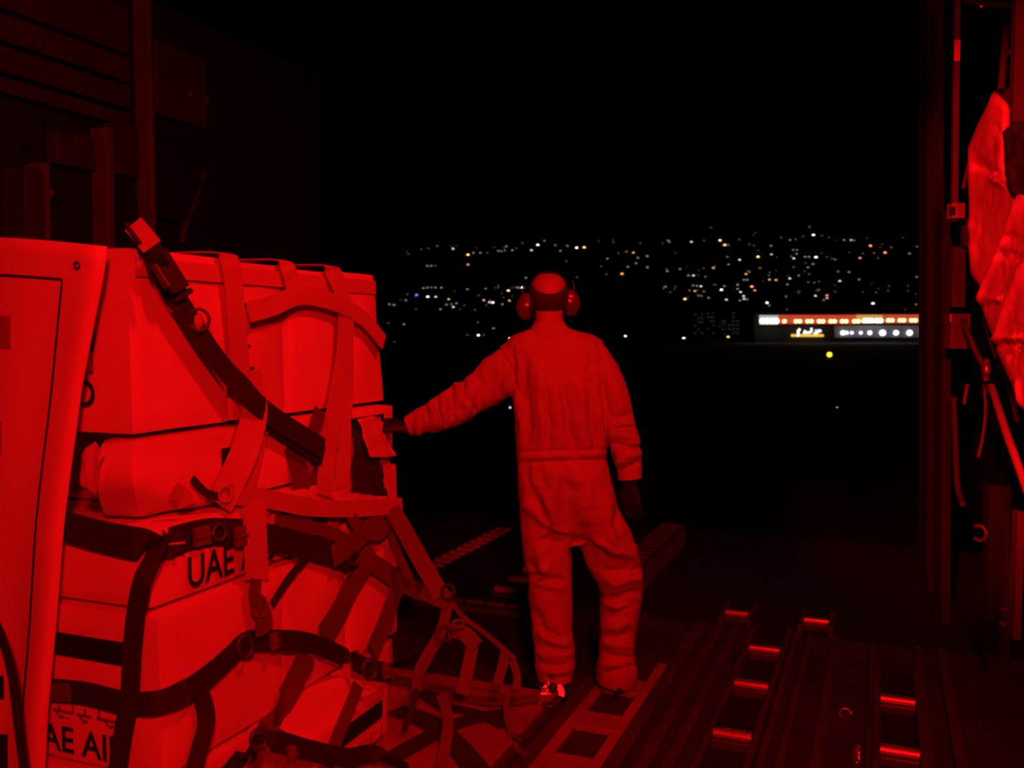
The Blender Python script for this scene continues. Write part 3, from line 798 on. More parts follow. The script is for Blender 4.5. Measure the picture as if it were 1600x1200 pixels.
def torus(c, n, r, k, name, m, parent, sq=1.0):
    n = Vector(n).normalized(); a = n.cross(EZ).normalized(); b = n.cross(a)
    return MB().tube([c + a * (r * math.cos(t)) + b * (r * sq * math.sin(t)) for t in [i * math.pi / 9 for i in range(18)]], k, 8, closed=True).build(name, m, parent, smooth=True)
for (px, py, off, r, m, sq) in ((343, 832, .06, .020, m_dsteel, 1.2), (405, 948, .06, .026, m_web_m, 1.3), (383, 1010, .05, .024, m_dsteel, 1.4), (578, 1046, .06, .026, m_dsteel, 1.3),
                                (352, 772, .06, .022, m_web_l, 1.1), (404, 1155, .07, .022, m_dsteel, 1.3), (552, 872, .07, .024, m_dsteel, 1.0)):
    torus(S(px, py, off), (1, -.5, .2), r, 0.006, 'ring', m, net, sq)
torus(P(700, 925, 3.6), (0.2, -1, .3), 0.024, 0.007, 'ring', m_web_d, net, 1.2)
torus(P(695, 990, 3.58), (0.2, -1, .6), 0.034, 0.005, 'ring', m_dsteel, net, .8)
torus(P(716, 975, 3.6), (0.2, -1, .9), 0.022, 0.007, 'ring', m_web_m, net, .7)
def buckle(px, py, w, h, off, m, parent=net, ang=0):
    c = S(px, py, off); n = face_n(c).normalized(); a = n.cross(EZ).normalized(); b = a.cross(n).normalized()
    if ang:
        R = Matrix.Rotation(ang, 3, n); a = R @ a; b = R @ b
    d = px_of(c)[2] / F_PX; W = w * d; H = h * d
    bk = MB().obox(c - a * W / 2 - b * H / 2, a * W, b * H, n * 0.018).build('buckle', m, parent, bevel=0.004)
    MB().tube([c - a * W * .55 + n * .02, c + a * W * .55 + n * .02], 0.005, 8).build('buckle_bar', m_steel, bk)
    return bk
buckle(272, 848, 26, 34, .035, m_web_d); buckle(312, 838, 30, 30, .045, m_web_m); buckle(372, 838, 22, 32, .045, m_web_m)
buckle(552, 1030, 14, 26, .05, m_web_m); buckle(600, 1048, 14, 24, .05, m_web_m); buckle(452, 1178, 14, 26, .065, m_web_m)
buckle(425, 1002, 14, 26, .045, m_web_m)
# ---- separate ratchet strap over the top corner
rs = empty('ratchet_strap', S(262, 440, .03), 'dark ratchet strap slanting down across the upper boxes', 'strap')
pts = [(212, 352, -.02), (236, 392, .0), (262, 440, .0), (292, 492, .0), (322, 538, .0), (352, 578, .0), (378, 604, .01), (405, 634, .02), (445, 664, .02), (505, 700, .02)]
ps = []
for a, b, c in pts:
    ps.append(S(a, b, 0.045 + c))
ps[0] = P(208, 350, 2.62); ps[1] = P(236, 394, 2.62)
mb = MB(); ribbon(mb, ps, wfit(ps, 31, 2.85, face_n), face_n, 0.005); mb.build('strap_webbing', m_web_d, rs)
mb = MB(); ribbon(mb, [P(208, 350, 2.60), P(222, 366, 2.60), P(238, 386, 2.60)], 32 * 2.6 / F_PX, lambda p, t: Vector((.5, -1, .2)), 0.005); mb.build('strap_tail', m_web_l, rs)
def rbox(px, py, w, h, off, m, ang, name, th=0.022):
    c = S(px, py, off); n = (C0 - c).normalized() * .5 + face_n(c).normalized() * .5; n.normalize()
    a = n.cross(EZ).normalized(); a = -a if a.dot(RV) < 0 else a; b = a.cross(n); b = -b if b.z < 0 else b
    R = Matrix.Rotation(ang, 3, n); a = R @ a; b = R @ b
    d = px_of(c)[2] / F_PX; W = w * d; H = h * d
    return MB().obox(c - a * W / 2 - b * H / 2, a * W, b * H, n * th).build(name, m, rs, bevel=0.004)
rt = rbox(263, 425, 30, 66, .05, m_web_d, math.radians(30), 'ratchet_body', .035)
rbox(252, 432, 12, 42, .085, m_dsteel, math.radians(30), 'ratchet_handle', .012)
rbox(285, 462, 34, 9, .055, m_black, math.radians(35), 'slide_bar', .025)
torus(S(311, 500, .06), (1, -.8, .1), 0.030, 0.005, 'ring', m_dsteel, rs, 1.1)
MB().sphere(S(310, 503, .05), (0.012, 0.018, 0.026), 12, 8).build('strap_loop', m_web_l, rs, smooth=True)
# ---- plastic sheet bits over the middle of the stack
def sheet(pts, off, m, name, label, cat):
    """small rumpled sheet through a grid of pixel points (rows)"""
    R = len(pts); C = len(pts[0]); U = 5
    rows = [catmull([S(a, b, off) for a, b in r], U) for r in pts]
    cols = []
    for j in range(len(rows[0])): cols.append(catmull([r[j] for r in rows], U))
    vs = []; fs = []; H = len(cols[0]); W = len(cols)
    for i in range(H):
        for j in range(W):
            p = cols[j][i]; nn = face_n(p).normalized(); vs.append(p + nn * (0.012 * noise.noise(p * 22) + 0.008 * noise.noise(p * 50)))
    for i in range(H - 1):
        for j in range(W - 1): a = i * W + j; fs.append((a, a + 1, a + W + 1, a + W))
    o = MB().add(vs, fs).build(name, m, smooth=True); s = o.modifiers.new('t', 'SOLIDIFY'); s.thickness = .0015
    tag(o, label, cat); return o
sheet([[(553, 672), (570, 668), (585, 680)], [(552, 700), (575, 710), (592, 715)], [(550, 740), (578, 745), (600, 750)], [(548, 768), (575, 772), (604, 775)]], .035, m_quilt_d, 'dark_gap_sheet', 'dark crumpled bag bulging between the boxes below the worker\'s hand', 'bag')  # dark sheet added to darken the hollow between the boxes
sheet([[(560, 655), (585, 650), (600, 660)], [(570, 690), (598, 690), (612, 700)], [(580, 715), (605, 715), (620, 712)]], .06, m_wrap, 'plastic_wrap', 'torn plastic wrap hanging by the worker\'s hand', 'plastic wrap')
sheet([[(520, 770), (560, 765), (600, 775)], [(525, 785), (565, 782), (612, 788)], [(530, 800), (570, 805), (610, 800)]], .03, m_wrap, 'plastic_wrap', 'crumpled plastic wrap bunched behind the pale horizontal strap', 'plastic wrap')
sheet([[(148, 690), (155, 700), (160, 712)], [(128, 712), (148, 722), (155, 735)], [(128, 760), (140, 770), (148, 778)]], .03, m_wrap, 'plastic_wrap', 'small curl of plastic wrap beside the banner', 'plastic wrap')

# ------------------------------------------------------------------ the loadmaster
per = empty('person', (-1.18, 3.80, 0.0), 'bald worker from behind in coverall and ear defenders, reaching out to the boxes', 'person')
def remesh(mb, voxel, smooth=4):
    me = bpy.data.meshes.new('rm'); me.from_pydata([tuple(v) for v in mb.v], [], mb.f); me.update()
    bm = bmesh.new(); bm.from_mesh(me); bmesh.ops.recalc_face_normals(bm, faces=bm.faces); bm.to_mesh(me); bm.free()
    o = bpy.data.objects.new('rm', me); COL.objects.link(o)
    r = o.modifiers.new('r', 'REMESH'); r.mode = 'VOXEL'; r.voxel_size = voxel; r.use_smooth_shade = True
    if smooth:
        s = o.modifiers.new('s', 'SMOOTH'); s.iterations = smooth; s.factor = 0.5
    bpy.context.view_layer.update()
    out = bpy.data.meshes.new_from_object(o.evaluated_get(bpy.context.evaluated_depsgraph_get()))
    bpy.data.objects.remove(o); return out
def finish(me, name, m, parent):
    base = parent.location
    for v in me.vertices: v.co = v.co - base
    me.materials.clear(); me.materials.append(m)
    for p in me.polygons: p.use_smooth = True
    o = bpy.data.objects.new(name, me); COL.objects.link(o); o.parent = parent; return o
def limb(mb, pts, k=28, vdir=None, n=2.3):
    """pts: (px, py, depth, half-width px, half-depth m): rings perpendicular to the path in the view plane"""
    cs = [P(a, b, d) for a, b, d, *_ in pts]; rs = []
    for i, c in enumerate(cs):
        t = cs[min(i + 1, len(cs) - 1)] - cs[max(i - 1, 0)]
        v = FV.copy(); t = t.normalized()
        u = t.cross(v).normalized(); vv = u.cross(t).normalized()
        a = pts[i][3] * pts[i][2] / F_PX; b = pts[i][4]
        ring = []
        for j in range(k):
            th = 2 * math.pi * j / k; cc = math.cos(th); ss = math.sin(th)
            ring.append(c + u * (a * math.copysign(abs(cc) ** (2 / n), cc)) + vv * (b * math.copysign(abs(ss) ** (2 / n), ss)))
        rs.append(ring)
    mb.rings(rs)
def hstack(mb, rows, d0, k=36, n=2.4):
    """rows: (py, left px, right px, half depth m, depth offset)"""
    rs = []
    for py, l, r, b, do in rows:
        d = d0 + do; c = P((l + r) / 2, py, d); a = (r - l) / 2 * d / F_PX; ring = []
        for j in range(k):
            th = 2 * math.pi * j / k; cc = math.cos(th); ss = math.sin(th)
            ring.append(c + RV * (a * math.copysign(abs(cc) ** (2 / n), cc)) + FH * (b * math.copysign(abs(ss) ** (2 / n), ss)))
        rs.append(ring)
    mb.rings(rs)
DP = 3.98
def interp_rows(rows, sub=4):
    out = []
    for a, b in zip(rows, rows[1:]):
        for i in range(sub):
            t = i / sub; out.append(tuple(x + (y - x) * t for x, y in zip(a, b)))
    out.append(rows[-1]); return out
suit = MB()
TORSO = [(513, 830, 890, .050, .0), (518, 818, 902, .068, .0), (525, 800, 926, .085, .01), (535, 791, 941, .10, .01), (550, 787, 948, .112, .01), (575, 790, 951, .125, .01), (610, 798, 955, .132, .01),
         (650, 804, 955, .130, .0), (690, 805, 951, .126, .0), (714, 807, 947, .124, .0), (735, 808, 952, .130, -.01), (770, 810, 961, .138, -.01), (805, 812, 968, .135, -.01),
         (830, 813, 978, .120, .0), (850, 830, 970, .09, .0)]
hstack(suit, interp_rows(TORSO, 3), DP)
limb(suit, interp_rows([(852, 800, 3.97, 40, .11), (854, 840, 3.97, 40, .112), (856, 870, 3.96, 38, .10), (859.5, 900, 3.95, 34, .092), (860, 930, 3.94, 34, .088), (862, 960, 3.93, 33, .085),
             (862, 985, 3.92, 31, .085), (866, 1012, 3.91, 32, .088), (867, 1040, 3.90, 32, .09), (867, 1066, 3.89, 26, .082)], 3))
limb(suit, interp_rows([(925, 800, 3.98, 40, .11), (942, 838, 3.98, 43, .112), (955, 868, 4.0, 43, .10), (967, 897, 4.01, 37, .095), (971, 925, 4.02, 32.5, .09), (968, 955, 4.03, 31.5, .088),
             (965, 985, 4.03, 28.5, .085), (963.5, 1020, 4.03, 27.5, .088), (964, 1048, 4.03, 33, .095), (961, 1070, 4.03, 29, .085)], 3))
limb(suit, interp_rows([(815, 562, 3.99, 30, .07), (800, 575, 3.99, 36, .078), (778, 590, 3.98, 36, .076), (758, 606, 3.98, 32, .07), (738, 618, 3.97, 29, .066), (716, 632, 3.96, 30, .064), (695, 643, 3.94, 28, .06),
             (675, 652, 3.92, 24, .055), (655, 659, 3.90, 20, .047), (638, 666, 3.88, 16, .04)], 3))
limb(suit, interp_rows([(915, 545, 3.99, 18, .06), (926, 556, 3.99, 24, .075), (940, 580, 3.98, 27, .078), (951, 606, 3.97, 28, .075), (960, 632, 3.95, 27, .07), (967, 658, 3.93, 24, .065), (974, 684, 3.91, 24, .062), (979, 708, 3.89, 22, .058), (982.5, 730, 3.88, 19.5, .052), (984, 748, 3.87, 17.5, .046)], 3))
suit_me = remesh(suit, 0.006, 5)
# sewn-in folds: soft ridges and valleys following the cloth
W = []   # (x0,y0,x1,y1,amp mm, width px)
def fold(*a): W.append(a)
# back: long soft vertical drapes
for f in ((818, 560, 822, 690, -7, 7), (806, 590, 812, 690, 4, 6), (838, 570, 848, 700, 6, 8), (850, 600, 856, 700, -6, 6), (868, 590, 874, 705, 6, 8), (880, 600, 892, 705, -7, 7),
          (900, 590, 908, 700, 6, 8), (918, 600, 925, 700, -5, 6), (932, 580, 940, 700, 5, 7), (800, 550, 806, 620, -5, 5), (926, 560, 936, 640, -4, 7), (842, 560, 860, 640, 4, 9)): fold(*f)
# under the waist seam: hip gathers
for f in ((826, 725, 832, 770, -4, 5), (845, 725, 850, 780, -5, 6), (868, 728, 862, 790, 5, 7), (884, 740, 880, 850, -12, 12), (905, 735, 915, 800, 6, 14), (835, 770, 870, 850, -8, 8), (845, 765, 885, 840, 6, 7),
          (820, 790, 850, 820, 5, 7), (850, 815, 890, 835, 7, 6), (846, 846, 890, 842, -10, 5), (895, 800, 925, 865, -9, 12), (915, 865, 990, 890, -9, 9), (920, 850, 990, 872, 7, 8), (945, 780, 960, 850, 6, 12),
          (900, 845, 940, 890, -12, 12), (960, 800, 985, 860, -5, 7)): fold(*f)
# left leg
for f in ((832, 900, 880, 905, -8, 6), (838, 912, 876, 918, 6, 6), (836, 893, 866, 880, 6, 6), (828, 870, 850, 905, -5, 6), (845, 860, 858, 900, 6, 8), (840, 980, 885, 990, -6, 5), (836, 992, 890, 1003, 6, 6),
          (842, 1012, 895, 1006, -6, 5), (838, 1022, 896, 1020, 5, 6), (838, 1035, 890, 1042, -6, 5), (850, 1052, 892, 1048, 6, 6), (850, 1058, 885, 1062, -5, 4), (850, 930, 870, 980, 5, 12), (834, 950, 850, 990, -4, 6)): fold(*f)
# right leg
for f in ((942, 900, 1000, 893, -7, 5), (950, 910, 1002, 905, 6, 6), (945, 935, 998, 925, -7, 5), (944, 945, 990, 945, 6, 6), (942, 965, 985, 950, -6, 5), (940, 978, 990, 975, 6, 6), (945, 992, 990, 985, -6, 5),
          (938, 1005, 985, 1008, 5, 6), (938, 1022, 985, 1030, -6, 5), (935, 1040, 975, 1050, 6, 6), (940, 1060, 990, 1045, -6, 5), (975, 940, 995, 946, -5, 5)): fold(*f)
# left sleeve (raised)
for f in ((722, 592, 716, 625, -9, 5), (708, 596, 722, 640, 8, 6), (700, 610, 706, 668, -9, 5), (690, 618, 694, 670, 7, 6), (682, 622, 690, 672, -7, 4), (662, 632, 668, 678, -8, 4), (672, 628, 680, 674, 7, 5),
          (650, 645, 656, 680, 6, 5), (736, 605, 724, 655, 6, 7), (748, 590, 740, 650, -4, 7), (785, 555, 792, 625, -6, 5), (775, 560, 780, 625, 5, 8), (641, 652, 646, 678, -4, 4), (730, 625, 745, 650, -5, 5)): fold(*f)
# right sleeve
for f in ((955, 655, 985, 640, -5, 6), (958, 672, 996, 662, -8, 5), (955, 682, 996, 682, 8, 6), (960, 695, 1000, 700, -8, 4), (957, 705, 1000, 690, 5, 5), (962, 715, 1000, 712, 7, 5), (960, 728, 1000, 722, -6, 4),
          (940, 600, 952, 650, -5, 6), (956, 590, 968, 640, 4, 8)): fold(*f)
# waistband seams
for f in ((806, 706, 948, 702, -3, 2.2), (807, 714, 948, 710, 3, 5), (807, 723, 949, 718, -3.5, 2.2), (782, 545, 800, 575, -4, 2.5), (800, 575, 808, 612, -4, 2.5), (934, 535, 950, 575, -3, 2.5)): fold(*f)
fa = np.array(W, float)
nv_ = len(suit_me.vertices)
co = np.empty(nv_ * 3); suit_me.vertices.foreach_get('co', co); co = co.reshape(-1, 3)
nr = np.array([tuple(v.normal) for v in suit_me.vertices])
q = co - np.array(C0); dd = q @ np.array(FV); ux = 800 + F_PX * (q @ np.array(RV)) / dd; uy = 600 - F_PX * (q @ np.array(UV)) / dd
disp = np.zeros(nv_); U0 = (ux.copy(), uy.copy())
for i in range(nv_):
    c = Vector(co[i]); n1 = noise.noise_vector(c * 7); n2 = noise.noise_vector(c * 18)
    ux[i] += 9 * n1.x + 4 * n2.x; uy[i] += 11 * n1.z + 5 * n2.z
ux0, uy0 = U0
for x0, y0, x1, y1, amp, wd in fa:
    if wd < 3 or (x0 < 810 and x1 > 940): cx_, cy_ = ux0, uy0
    else: cx_, cy_ = ux, uy
    L = (x1 - x0) ** 2 + (y1 - y0) ** 2
    t = np.clip(((cx_ - x0) * (x1 - x0) + (cy_ - y0) * (y1 - y0)) / L, 0, 1)
    ds = np.hypot(cx_ - x0 - t * (x1 - x0), cy_ - y0 - t * (y1 - y0))
    fade = np.minimum(1, 4 * np.minimum(t + .12, 1.12 - t))
    disp += amp * (0.0019 if (y0 < 700 and 800 < x0 < 940 and abs(y1 - y0) > 40) else 0.0019) * np.exp(-(ds / wd) ** 2) * fade
facing = np.abs(nr @ np.array(FV))
disp *= 0.25 + 0.95 * np.clip(facing * 1.6, 0, 1)
for i in range(nv_):
    c = Vector(co[i]); disp[i] += 0.0035 * noise.noise(Vector((c.x * 22, c.y * 22, c.z * 9))) + 0.002 * noise.noise(c * 45)
co2 = co + nr * disp[:, None]
suit_me.vertices.foreach_set('co', co2.reshape(-1)); suit_me.update()
suit_o = finish(suit_me, 'coverall', m_suit, per)
# collar, cuffs, epaulettes, waistband
mb = MB()
hstack(mb, [(504, 835, 881, .062, -.01), (510, 831, 886, .066, -.008), (520, 823, 899, .078, 0), (527, 815, 908, .080, 0)], DP)
me = remesh(mb, 0.006, 3); finish(me, 'collar', m_suit, per)
def epaulette(pts):
    mb = MB(); ribbon(mb, [P(a, b, d) for a, b, d in pts], 0.034, lambda p, t: Vector((0, -.4, 1)), 0.005); return mb.build('epaulette', m_suit, per)
epaulette([(783, 545, 3.97), (800, 533, 3.97), (822, 523, 3.97)]); epaulette([(905, 521, 3.97), (924, 526, 3.97), (941, 536, 3.97)])
for (c, t, r) in (((640, 665, 3.88), (-1, .35), .043), ((984, 745, 3.87), (0.1, 1), .050)):
    cc = P(*c); tt = (RV * t[0] - UV * t[1]).normalized()
    MB().tube([cc - tt * .012, cc + tt * .010], r, 24).build('sleeve_cuff', m_suit, per, smooth=False, bevel=.003)
# body: one continuous skin surface (head, neck, trunk, limbs under the clothes)
body = MB()
d0 = 3.98
HEAD = [(427.5, 847, 867, .030, .0), (430, 841, 873, .050, .0), (434, 836, 879, .068, .0), (440, 831.5, 883, .084, .0), (448, 828.5, 886, .094, .0), (458, 827.5, 886.5, .098, .0), (468, 829, 885.5, .096, .002),
        (476, 831, 883, .091, .004), (484, 834, 880.5, .085, .008), (492, 838, 877, .078, .018), (500, 843, 872, .066, .030), (508, 849, 866, .045, .045)]
hstack(body, interp_rows(HEAD, 3), d0, 36, 2.1)
hstack(body, [(470, 838, 878, .055, -.012), (485, 836, 880, .058, -.012), (500, 836, 880, .060, -.012), (515, 828, 890, .065, -.005), (530, 812, 915, .08, 0), (560, 800, 935, .095, 0), (640, 812, 945, .10, 0), (720, 815, 940, .10, 0), (800, 818, 955, .10, 0), (830, 822, 960, .09, 0)], d0)
for pts in ([(852, 815, 3.97, 32, .08), (860, 900, 3.95, 25, .07), (862, 960, 3.93, 20, .055), (867, 1050, 3.93, 17, .05)],
            [(930, 815, 3.98, 32, .08), (964, 900, 4.01, 25, .07), (966, 980, 4.03, 20, .055), (962, 1055, 4.03, 17, .05)],
            [(812, 562, 3.98, 22, .055), (775, 592, 3.98, 22, .05), (716, 632, 3.96, 18, .04), (660, 657, 3.90, 12, .032), (642, 665, 3.88, 9, .022)],
            [(920, 550, 3.98, 20, .055), (948, 600, 3.97, 19, .05), (968, 665, 3.93, 15, .042), (981, 728, 3.88, 11, .03), (983, 742, 3.88, 9, .02)]):
    limb(body, pts, 20)
# nose, brow, chin, ears on the far (face) side
hc = P(857, 470, d0)
def hp(x, y, z): return hc + RV * x + FH * y + EZ * z
body.sphere(hp(0, .100, -.012), (.013, .018, .024)); body.sphere(hp(0, .108, -.024), (.017, .014, .012))
body.sphere(hp(0, .082, .022), (.050, .022, .012)); body.sphere(hp(0, .088, -.058), (.024, .014, .009)); body.sphere(hp(0, .080, -.088), (.024, .020, .018))
for s in (-1, 1): body.sphere(hp(s * .082, .0, -.010), (.012, .02, .032))
me = remesh(body, 0.006, 4)
for v in me.vertices:   # eye sockets
    for s in (-1, 1):
        dq = (v.co - hp(s * .032, .098, .003)).length
        if dq < .03: v.co -= FH * (.012 * (1 - dq / .03) ** 1.0)
bo = finish(me, 'body', m_skin, per)
for s in (-1, 1):
    MB().sphere(hp(s * .031, .078, .003), .012, 14, 10).build('eye', mat('eye_white', (.8, .8, .78), .2), bo, smooth=True)
    MB().tube([hp(s * .02 + s * i * .008, .094 - abs(i - 1.5) * .002, .022 + .002 * i) for i in range(4)], .004, 6).build('eyebrow', m_hair, bo, smooth=True)
MB().tube([hp(-.022, .098, -.056), hp(-.01, .103, -.055), hp(.01, .103, -.055), hp(.022, .098, -.056)], .003, 6).build('lips', mat('lip_skin', (.4, .16, .13), .5), bo, smooth=True)
# fringe of short hair, low on the back of the head
mb = MB(); hr = MB()
rows = interp_rows(HEAD, 8); ringsH = []
K = 72
for py, l, r, b, do in rows:
    d = d0 + do; c = P((l + r) / 2, py, d); a = (r - l) / 2 * d / F_PX; ring = []
    for j in range(K):
        th = 2 * math.pi * j / K; cc = math.cos(th); ss = math.sin(th); n = 2.1
        def g(e): return c + RV * ((a + e) * math.copysign(abs(cc) ** (2 / n), cc)) + FH * ((b + e) * math.copysign(abs(ss) ** (2 / n), ss))
        top = 461 - 19 * abs(cc) ** 2.6 if ss < 0 else 440 + 14 * ss
        bot = 485 + 3 * abs(cc) if ss < 0 else 470
        inn = min(1, max(0, (py - top) / 6)) * min(1, max(0, (bot - py) / 7))
        if ss > 0.55: inn = 0
        ring.append((g(.0025 * inn - .004 * (inn <= 0)), inn))
    ringsH.append(ring)
vs = []; fs = []; idx = {}
for i, rg in enumerate(ringsH):
    for j, (p, k) in enumerate(rg): vs.append(p)
for i in range(len(ringsH) - 1):
    for j in range(K):
        q4 = [(i, j), (i, (j + 1) % K), (i + 1, (j + 1) % K), (i + 1, j)]
        if sum(ringsH[a][b][1] > 0 for a, b in q4) >= 2: fs.append(tuple(a * K + b for a, b in q4))
used = sorted({i for f in fs for i in f}); mp_ = {u: i for i, u in enumerate(used)}
ho = MB().add([vs[u] for u in used], [tuple(mp_[i] for i in f) for f in fs]).build('hair', m_hair, per, smooth=True)
so = ho.modifiers.new('t', 'SOLIDIFY'); so.thickness = .003; so.offset = 1
# ear defenders
ed = empty('ear_defenders'); ed.parent = per
def eb(mb, name, m, smooth=True): return mb.build(name, m, ed, smooth=smooth)
for s, cx, cy, hw in ((-1, 817, 479, 11), (1, 896, 473, 10.5)):
    d = 3.97; c = P(cx, cy, d); k = d / F_PX
    mb = MB(); rs_ = []
    for i in range(9):   # domed cup, bulging outward
        t = i / 8; out = (-hw + 4 + 2 * hw * t - 4) * k * s; rr = (1 - max(0, (t - .35) / .65) ** 2.2 * .75)
        rs_.append([c + RV * (out + 0) + FH * (.036 * rr * math.cos(a)) + EZ * (.058 * rr * math.sin(a)) - EZ * (0.004 * t) for a in [2 * math.pi * q_ / 24 for q_ in range(24)]])
    mb.rings(rs_); eb(mb, 'ear_cup', m_cup)
    ci = c - RV * (s * (hw + 3) * k)
    eb(MB().tube([ci + FH * (.03 * math.cos(a)) + EZ * (.048 * math.sin(a)) for a in [2 * math.pi * q_ / 24 for q_ in range(24)]], .011, 10, closed=True), 'ear_cushion', m_black)
    eb(MB().tube([c - RV * (s * .8 * hw * k) + EZ * (-.01) - FH * .01, c + RV * (s * 0.1 * hw * k) + EZ * .065 - FH * .01, c - RV * (s * 0.2 * hw * k) + EZ * .095], .003, 8), 'yoke_wire', m_dsteel)
arc = []
for i in range(25):
    a = math.pi * i / 24
    x = 857 - 33 * math.cos(a) ; y = 470 - 45.5 * math.sin(a) - 0
    arc.append(P(x, y, 3.985 + 0.02 * math.sin(a)))
mb = MB(); ribbon(mb, arc, .026, lambda p, t: (p - P(857, 470, 3.99)), .003, sub=2); eb(mb, 'headband', m_black)
# gloved hands: palm + five fingers
def hand(wrist, fwd, side, palmn, size=1.0, curl=(.35, .4, .45, .5), name='glove'):
    """wrist point, fwd direction to the knuckles, side = towards the thumb, palmn = out of the palm"""
    fwd = fwd.normalized(); palmn = (palmn - fwd * palmn.dot(fwd)).normalized(); side = side - fwd * side.dot(fwd) - palmn * side.dot(palmn); side.normalize()
    mb = MB(); rs_ = []
    for t, wv, th in ((-.03, .030, .024), (0, .030, .022), (.03, .037, .020), (.06, .043, .018), (.085, .044, .015), (.095, .040, .011)):
        c = wrist + fwd * (t * size)
        rs_.append([c + side * (wv * size * math.cos(a)) + palmn * (th * size * math.sin(a)) for a in [2 * math.pi * k / 18 for k in range(18)]])
    mb.rings(rs_)
    for i, (off, ln, r) in enumerate(((.031, .074, .0105), (.010, .082, .011), (-.011, .076, .0105), (-.031, .060, .0092))):
        p = wrist + fwd * (.082 * size) + side * (off * size); pts = [p]; ang = 0; dv = (fwd + side * off * 2.2).normalized()
        for sgl in (.45, .32, .23):
            ang += curl[i]; dr = dv * math.cos(ang) + palmn * math.sin(ang); pts.append(pts[-1] + dr * (ln * sgl * size))
        pp = catmull(pts, 4); mb.tube(pp, [r * size * (1 - .28 * k / len(pp)) for k in range(len(pp))], 10)
        mb.sphere(pp[-1], r * .72 * size, 10, 6)
    p = wrist + fwd * (.022 * size) + side * (.026 * size); dv = (fwd * .75 + side * .75 + palmn * .35).normalized()
    pts = [p, p + dv * .036 * size, p + dv * .036 * size + (dv * .6 + fwd * .6 + palmn * .2).normalized() * .032 * size, p + dv * .036 * size + (dv * .6 + fwd * .6 + palmn * .2).normalized() * .032 * size + (fwd + palmn * .35).normalized() * .026 * size]
    pp = catmull(pts, 4); mb.tube(pp, [.0135 * size * (1 - .25 * k / len(pp)) for k in range(len(pp))], 10); mb.sphere(pp[-1], .010 * size, 10, 6)
    me = remesh(mb, 0.003, 2); return finish(me, name, m_glove, per)
lw = P(633, 668, 3.87)
hand(lw, -RV * 1.0 + EZ * .12 - FH * .15, EZ + RV * .2, (-EZ * .35 + FH * 0.2 - RV * .4), 1.0, (.35, .3, .3, .35))
rw = P(985, 757, 3.87)
hand(rw, -EZ + FH * .10 + RV * .10, -RV * .8 + FH * .6, FH * .8 + RV * .6, 1.05, (.2, .24, .28, .34))
# boots
def boot(heel, dirv, name='boot'):
    heel = Vector(heel); f = Vector(dirv).normalized(); sd = EZ.cross(f)
    mb = MB()
    def sec(y, z, w, h): # cross ring upright, foot direction f
        return [heel + f * y + sd * (w * math.cos(a)) + EZ * (z + h * math.sin(a)) for a in [2 * math.pi * k / 20 for k in range(20)]]
    mb.rings([sec(-.005, .05, .022, .03), sec(.01, .055, .034, .045), sec(.05, .058, .037, .048), (sec(.10, .056, .038, .044)), sec(.15, .048, .044, .036), sec(.20, .042, .048, .028), sec(.25, .036, .043, .021), sec(.28, .032, .026, .014)])
    def ring(z, rx, ry, y): return [heel + f * (y + ry * math.sin(a)) + sd * (rx * math.cos(a)) + EZ * z for a in [2 * math.pi * k / 20 for k in range(20)]]
    mb.rings([ring(.06, .034, .045, .055), ring(.09, .034, .045, .058), ring(.13, .034, .045, .065)])
    me = remesh(mb, .005, 3); b = finish(me, name, m_boot, per)
    so_ = MB(); pr = []
    for k in range(28):
        a = 2 * math.pi * k / 28; x = math.cos(a); y = math.sin(a)
        wv = .040 + .012 * max(0, y) - .004 * max(0, -y); pr.append(heel + f * (.135 + .150 * y) + sd * (wv * math.copysign(abs(x) ** .75, x)))
    so_.rings([[p + EZ * .0 for p in pr], [p + EZ * .024 for p in pr]]); so_.build('sole', m_black, b)
    return b
hl = onz(868, 1103, 0.0); hr_ = onz(966, 1082, 0.0)
bl = boot(Vector((hl.x, hl.y, 0)), FH * 1 - RV * .35)
br = boot(Vector((hr_.x, hr_.y, 0)), FH * 1 + RV * .3)
# reflective crescent on the ankle, with a clipped karabiner
c = P(862, 1083, 3.80); k = 3.80 / F_PX
nd = (C0 + Vector((0, 0, .45)) - c).normalized(); aa = RV.copy(); bb = nd.cross(aa).normalized() * -1; aa = bb.cross(nd).normalized() * 1
if aa.dot(RV) < 0: aa = -aa
if bb.z < 0: bb = -bb
def arcs(r0, r1, a0, a1, n, cx=0, cy=0):
    f_, b_ = [], []
    mb = MB(); rs_ = []
    for i in range(n + 1):
        a = math.radians(a0 + (a1 - a0) * i / n)
        def q_(r, o, ww): return c + aa * ((r * math.cos(a) * ww + cx) * k) + bb * ((r * math.sin(a) * ww + cy) * k) + nd * o
        tp = 1
        rs_.append([q_(r0, .002, tp), q_(r1, .002, tp), q_(r1, -.004, tp), q_(r0, -.004, tp)])
    mb.rings(rs_); return mb
arcs(9, 18, -20, 165, 20, 2, 0).build('reflective_band', m_refl, per)
arcs(2, 17, 180, 285, 12, 0, 1).build('reflective_band', m_refl, per)
arcs(0.5, 8.5, 0, 355, 20, 2, 1).build('ankle_strap_pad', m_boot, per)
MB().tube([c + aa * x * k + bb * y * k + nd * .008 for x, y in ((-24, 14), (-17, 8), (-10, 5), (-5, 8), (-7, 14), (-13, 14))], .004, 8).build('karabiner', m_dsteel, per, smooth=True)

# ------------------------------------------------------------------ right side wall fittings
def rbar(name, a, b, r, m, label=None, cat=None, parent=None, k=10):
    o = MB().tube([a, b], r, k).build(name, m, parent, smooth=False)
    if label: tag(o, label, cat)
    return o
